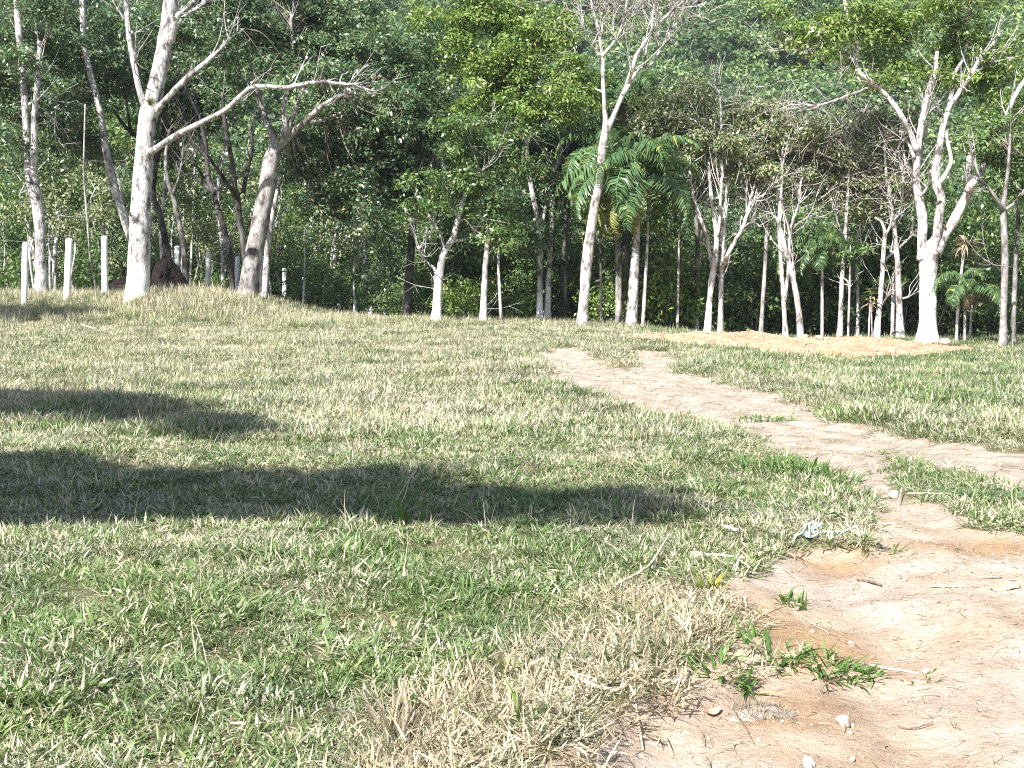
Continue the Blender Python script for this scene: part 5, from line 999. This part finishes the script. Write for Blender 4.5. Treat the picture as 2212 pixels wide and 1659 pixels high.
def clod():
    p = gpt(1635, 1545, -.035); r = np.random.default_rng(8); root = empty('dead_clod', p, 'grey tangled clod of dead roots lying on the dirt', 'clod'); g = Geo(); n1, n2 = 16, 7; Vs = []
    for i in range(n2 + 1):
        ph = math.pi * .5 * i / n2
        for j in range(n1):
            t = 6.283 * j / n1; q = 1 + .2 * math.sin(2 * t + 1) + .1 * r.normal(); Vs.append((.14 * q * math.cos(ph) * math.cos(t), .10 * q * math.cos(ph) * math.sin(t), .055 * math.sin(ph) * (1 + .10 * r.normal()) + .012 - .10 * (i == 0)))
    g.add(np.array(Vs), [np.array([[i * n1 + j, i * n1 + (j + 1) % n1, (i + 1) * n1 + (j + 1) % n1, (i + 1) * n1 + j] for i in range(n2) for j in range(n1)])]); link('core', g.mesh('core', smooth=True), M['dead_clod'], root)
    g = Geo(); n = 420; a = r.uniform(0, 6.28, n); q = np.sqrt(r.uniform(0, 1, n)); base = np.stack([.14 * q * np.cos(a), .10 * q * np.sin(a), .055 * np.sqrt(1 - q ** 2 * .95) + .012], 1)
    blades(g, base, .06 * r.uniform(.5, 1.4, n), np.full(n, .0022), np.abs(r.normal(1.0, .4, n)), a + r.normal(0, 1.2, n), r.normal(.4, .3, n), r, 3); g.A['tint'] = [x * 0 + .4 for x in g.A['rnd']]; link('root_fibres', g.mesh('root_fibres'), M['leaf_dead'], root, kind='stuff')
clod()
def root_mass():
    r = np.random.default_rng(9); c = P(340, 610, 46.5); z0 = hz(c[0], 46.5); root = empty('uprooted_stump', (c[0], 46.5, z0), 'black uprooted stump and earth behind the foot of the big forked tree', 'stump'); off = np.array([c[0], 46.5, z0])
    def lump(nm, cx, zt, rx, ry, seed):
        rr = np.random.default_rng(seed); g = Geo(); n1, n2 = 22, 12; Vs = []
        for i in range(n2 + 1):
            ph = math.pi * .5 * i / n2
            for j in range(n1):
                t = 6.283 * j / n1; q = 1 + .18 * math.sin(3 * t + seed) + .14 * math.sin(5 * t + 3 * ph) + .09 * rr.normal(); Vs.append((cx + rx * q * math.cos(ph) * math.cos(t), ry * q * math.cos(ph) * math.sin(t), -.3 + (zt + .3) * math.sin(ph) * (1 + .07 * rr.normal())))
        g.add(np.array(Vs), [np.array([[i * n1 + j, i * n1 + (j + 1) % n1, (i + 1) * n1 + (j + 1) % n1, (i + 1) * n1 + j] for i in range(n2) for j in range(n1)])]); link(nm, g.mesh(nm, smooth=True), M['root'], root)
    lump('root_plate', .25, 1.15, .62, .6, 1); lump('earth_heap', -.9, .62, 1.0, .7, 2); lump('earth_heap', -.15, .8, .5, .5, 3)
    for k in range(9):
        a = r.uniform(.2, 2.9); p0 = np.array([r.uniform(-1.2, .6), r.uniform(-.4, .1), r.uniform(.3, .8)]); d = np.array([math.cos(a), r.uniform(-.4, .2), math.sin(a)]) * r.uniform(.4, .85)
        s3 = spline(np.array([p0, p0 + d * .6 + r.normal(0, .06, 3), p0 + d]), 4); Vt, Ft = tube(s3, np.linspace(.045, .012, len(s3)), 6, .08, r); g = Geo(); g.add(Vt, Ft); link('root', g.mesh('root', smooth=True), M['root'], root)
root_mass()

# ------------------------------------------------------------------ the air: a closed box of thin haze round everything, sky outside
def haze():
    x0, x1, y0, y1, z0, z1 = -421, 421, -61, 475, -6, 190
    Vb = [(x, y, z) for z in (z0, z1) for y in (y0, y1) for x in (x0, x1)]
    me = mesh_np('haze', np.array(Vb), [np.array([[0, 2, 3, 1], [4, 5, 7, 6], [0, 1, 5, 4], [2, 6, 7, 3], [0, 4, 6, 2], [1, 3, 7, 5]])])
    m, t, n_, l = new_mat('haze'); pv = N(t, 'ShaderNodeVolumePrincipled'); o = N(t, 'ShaderNodeOutputMaterial')
    pv.inputs['Color'].default_value = (.80, .90, 1, 1); pv.inputs['Density'].default_value = HAZE; pv.inputs['Anisotropy'].default_value = 0.0
    l.new(pv.outputs[0], o.inputs['Volume']); link('haze', me, m, kind='stuff', label='thin bluish daylight haze in front of the hillside')
HAZE = 0.00022
haze()
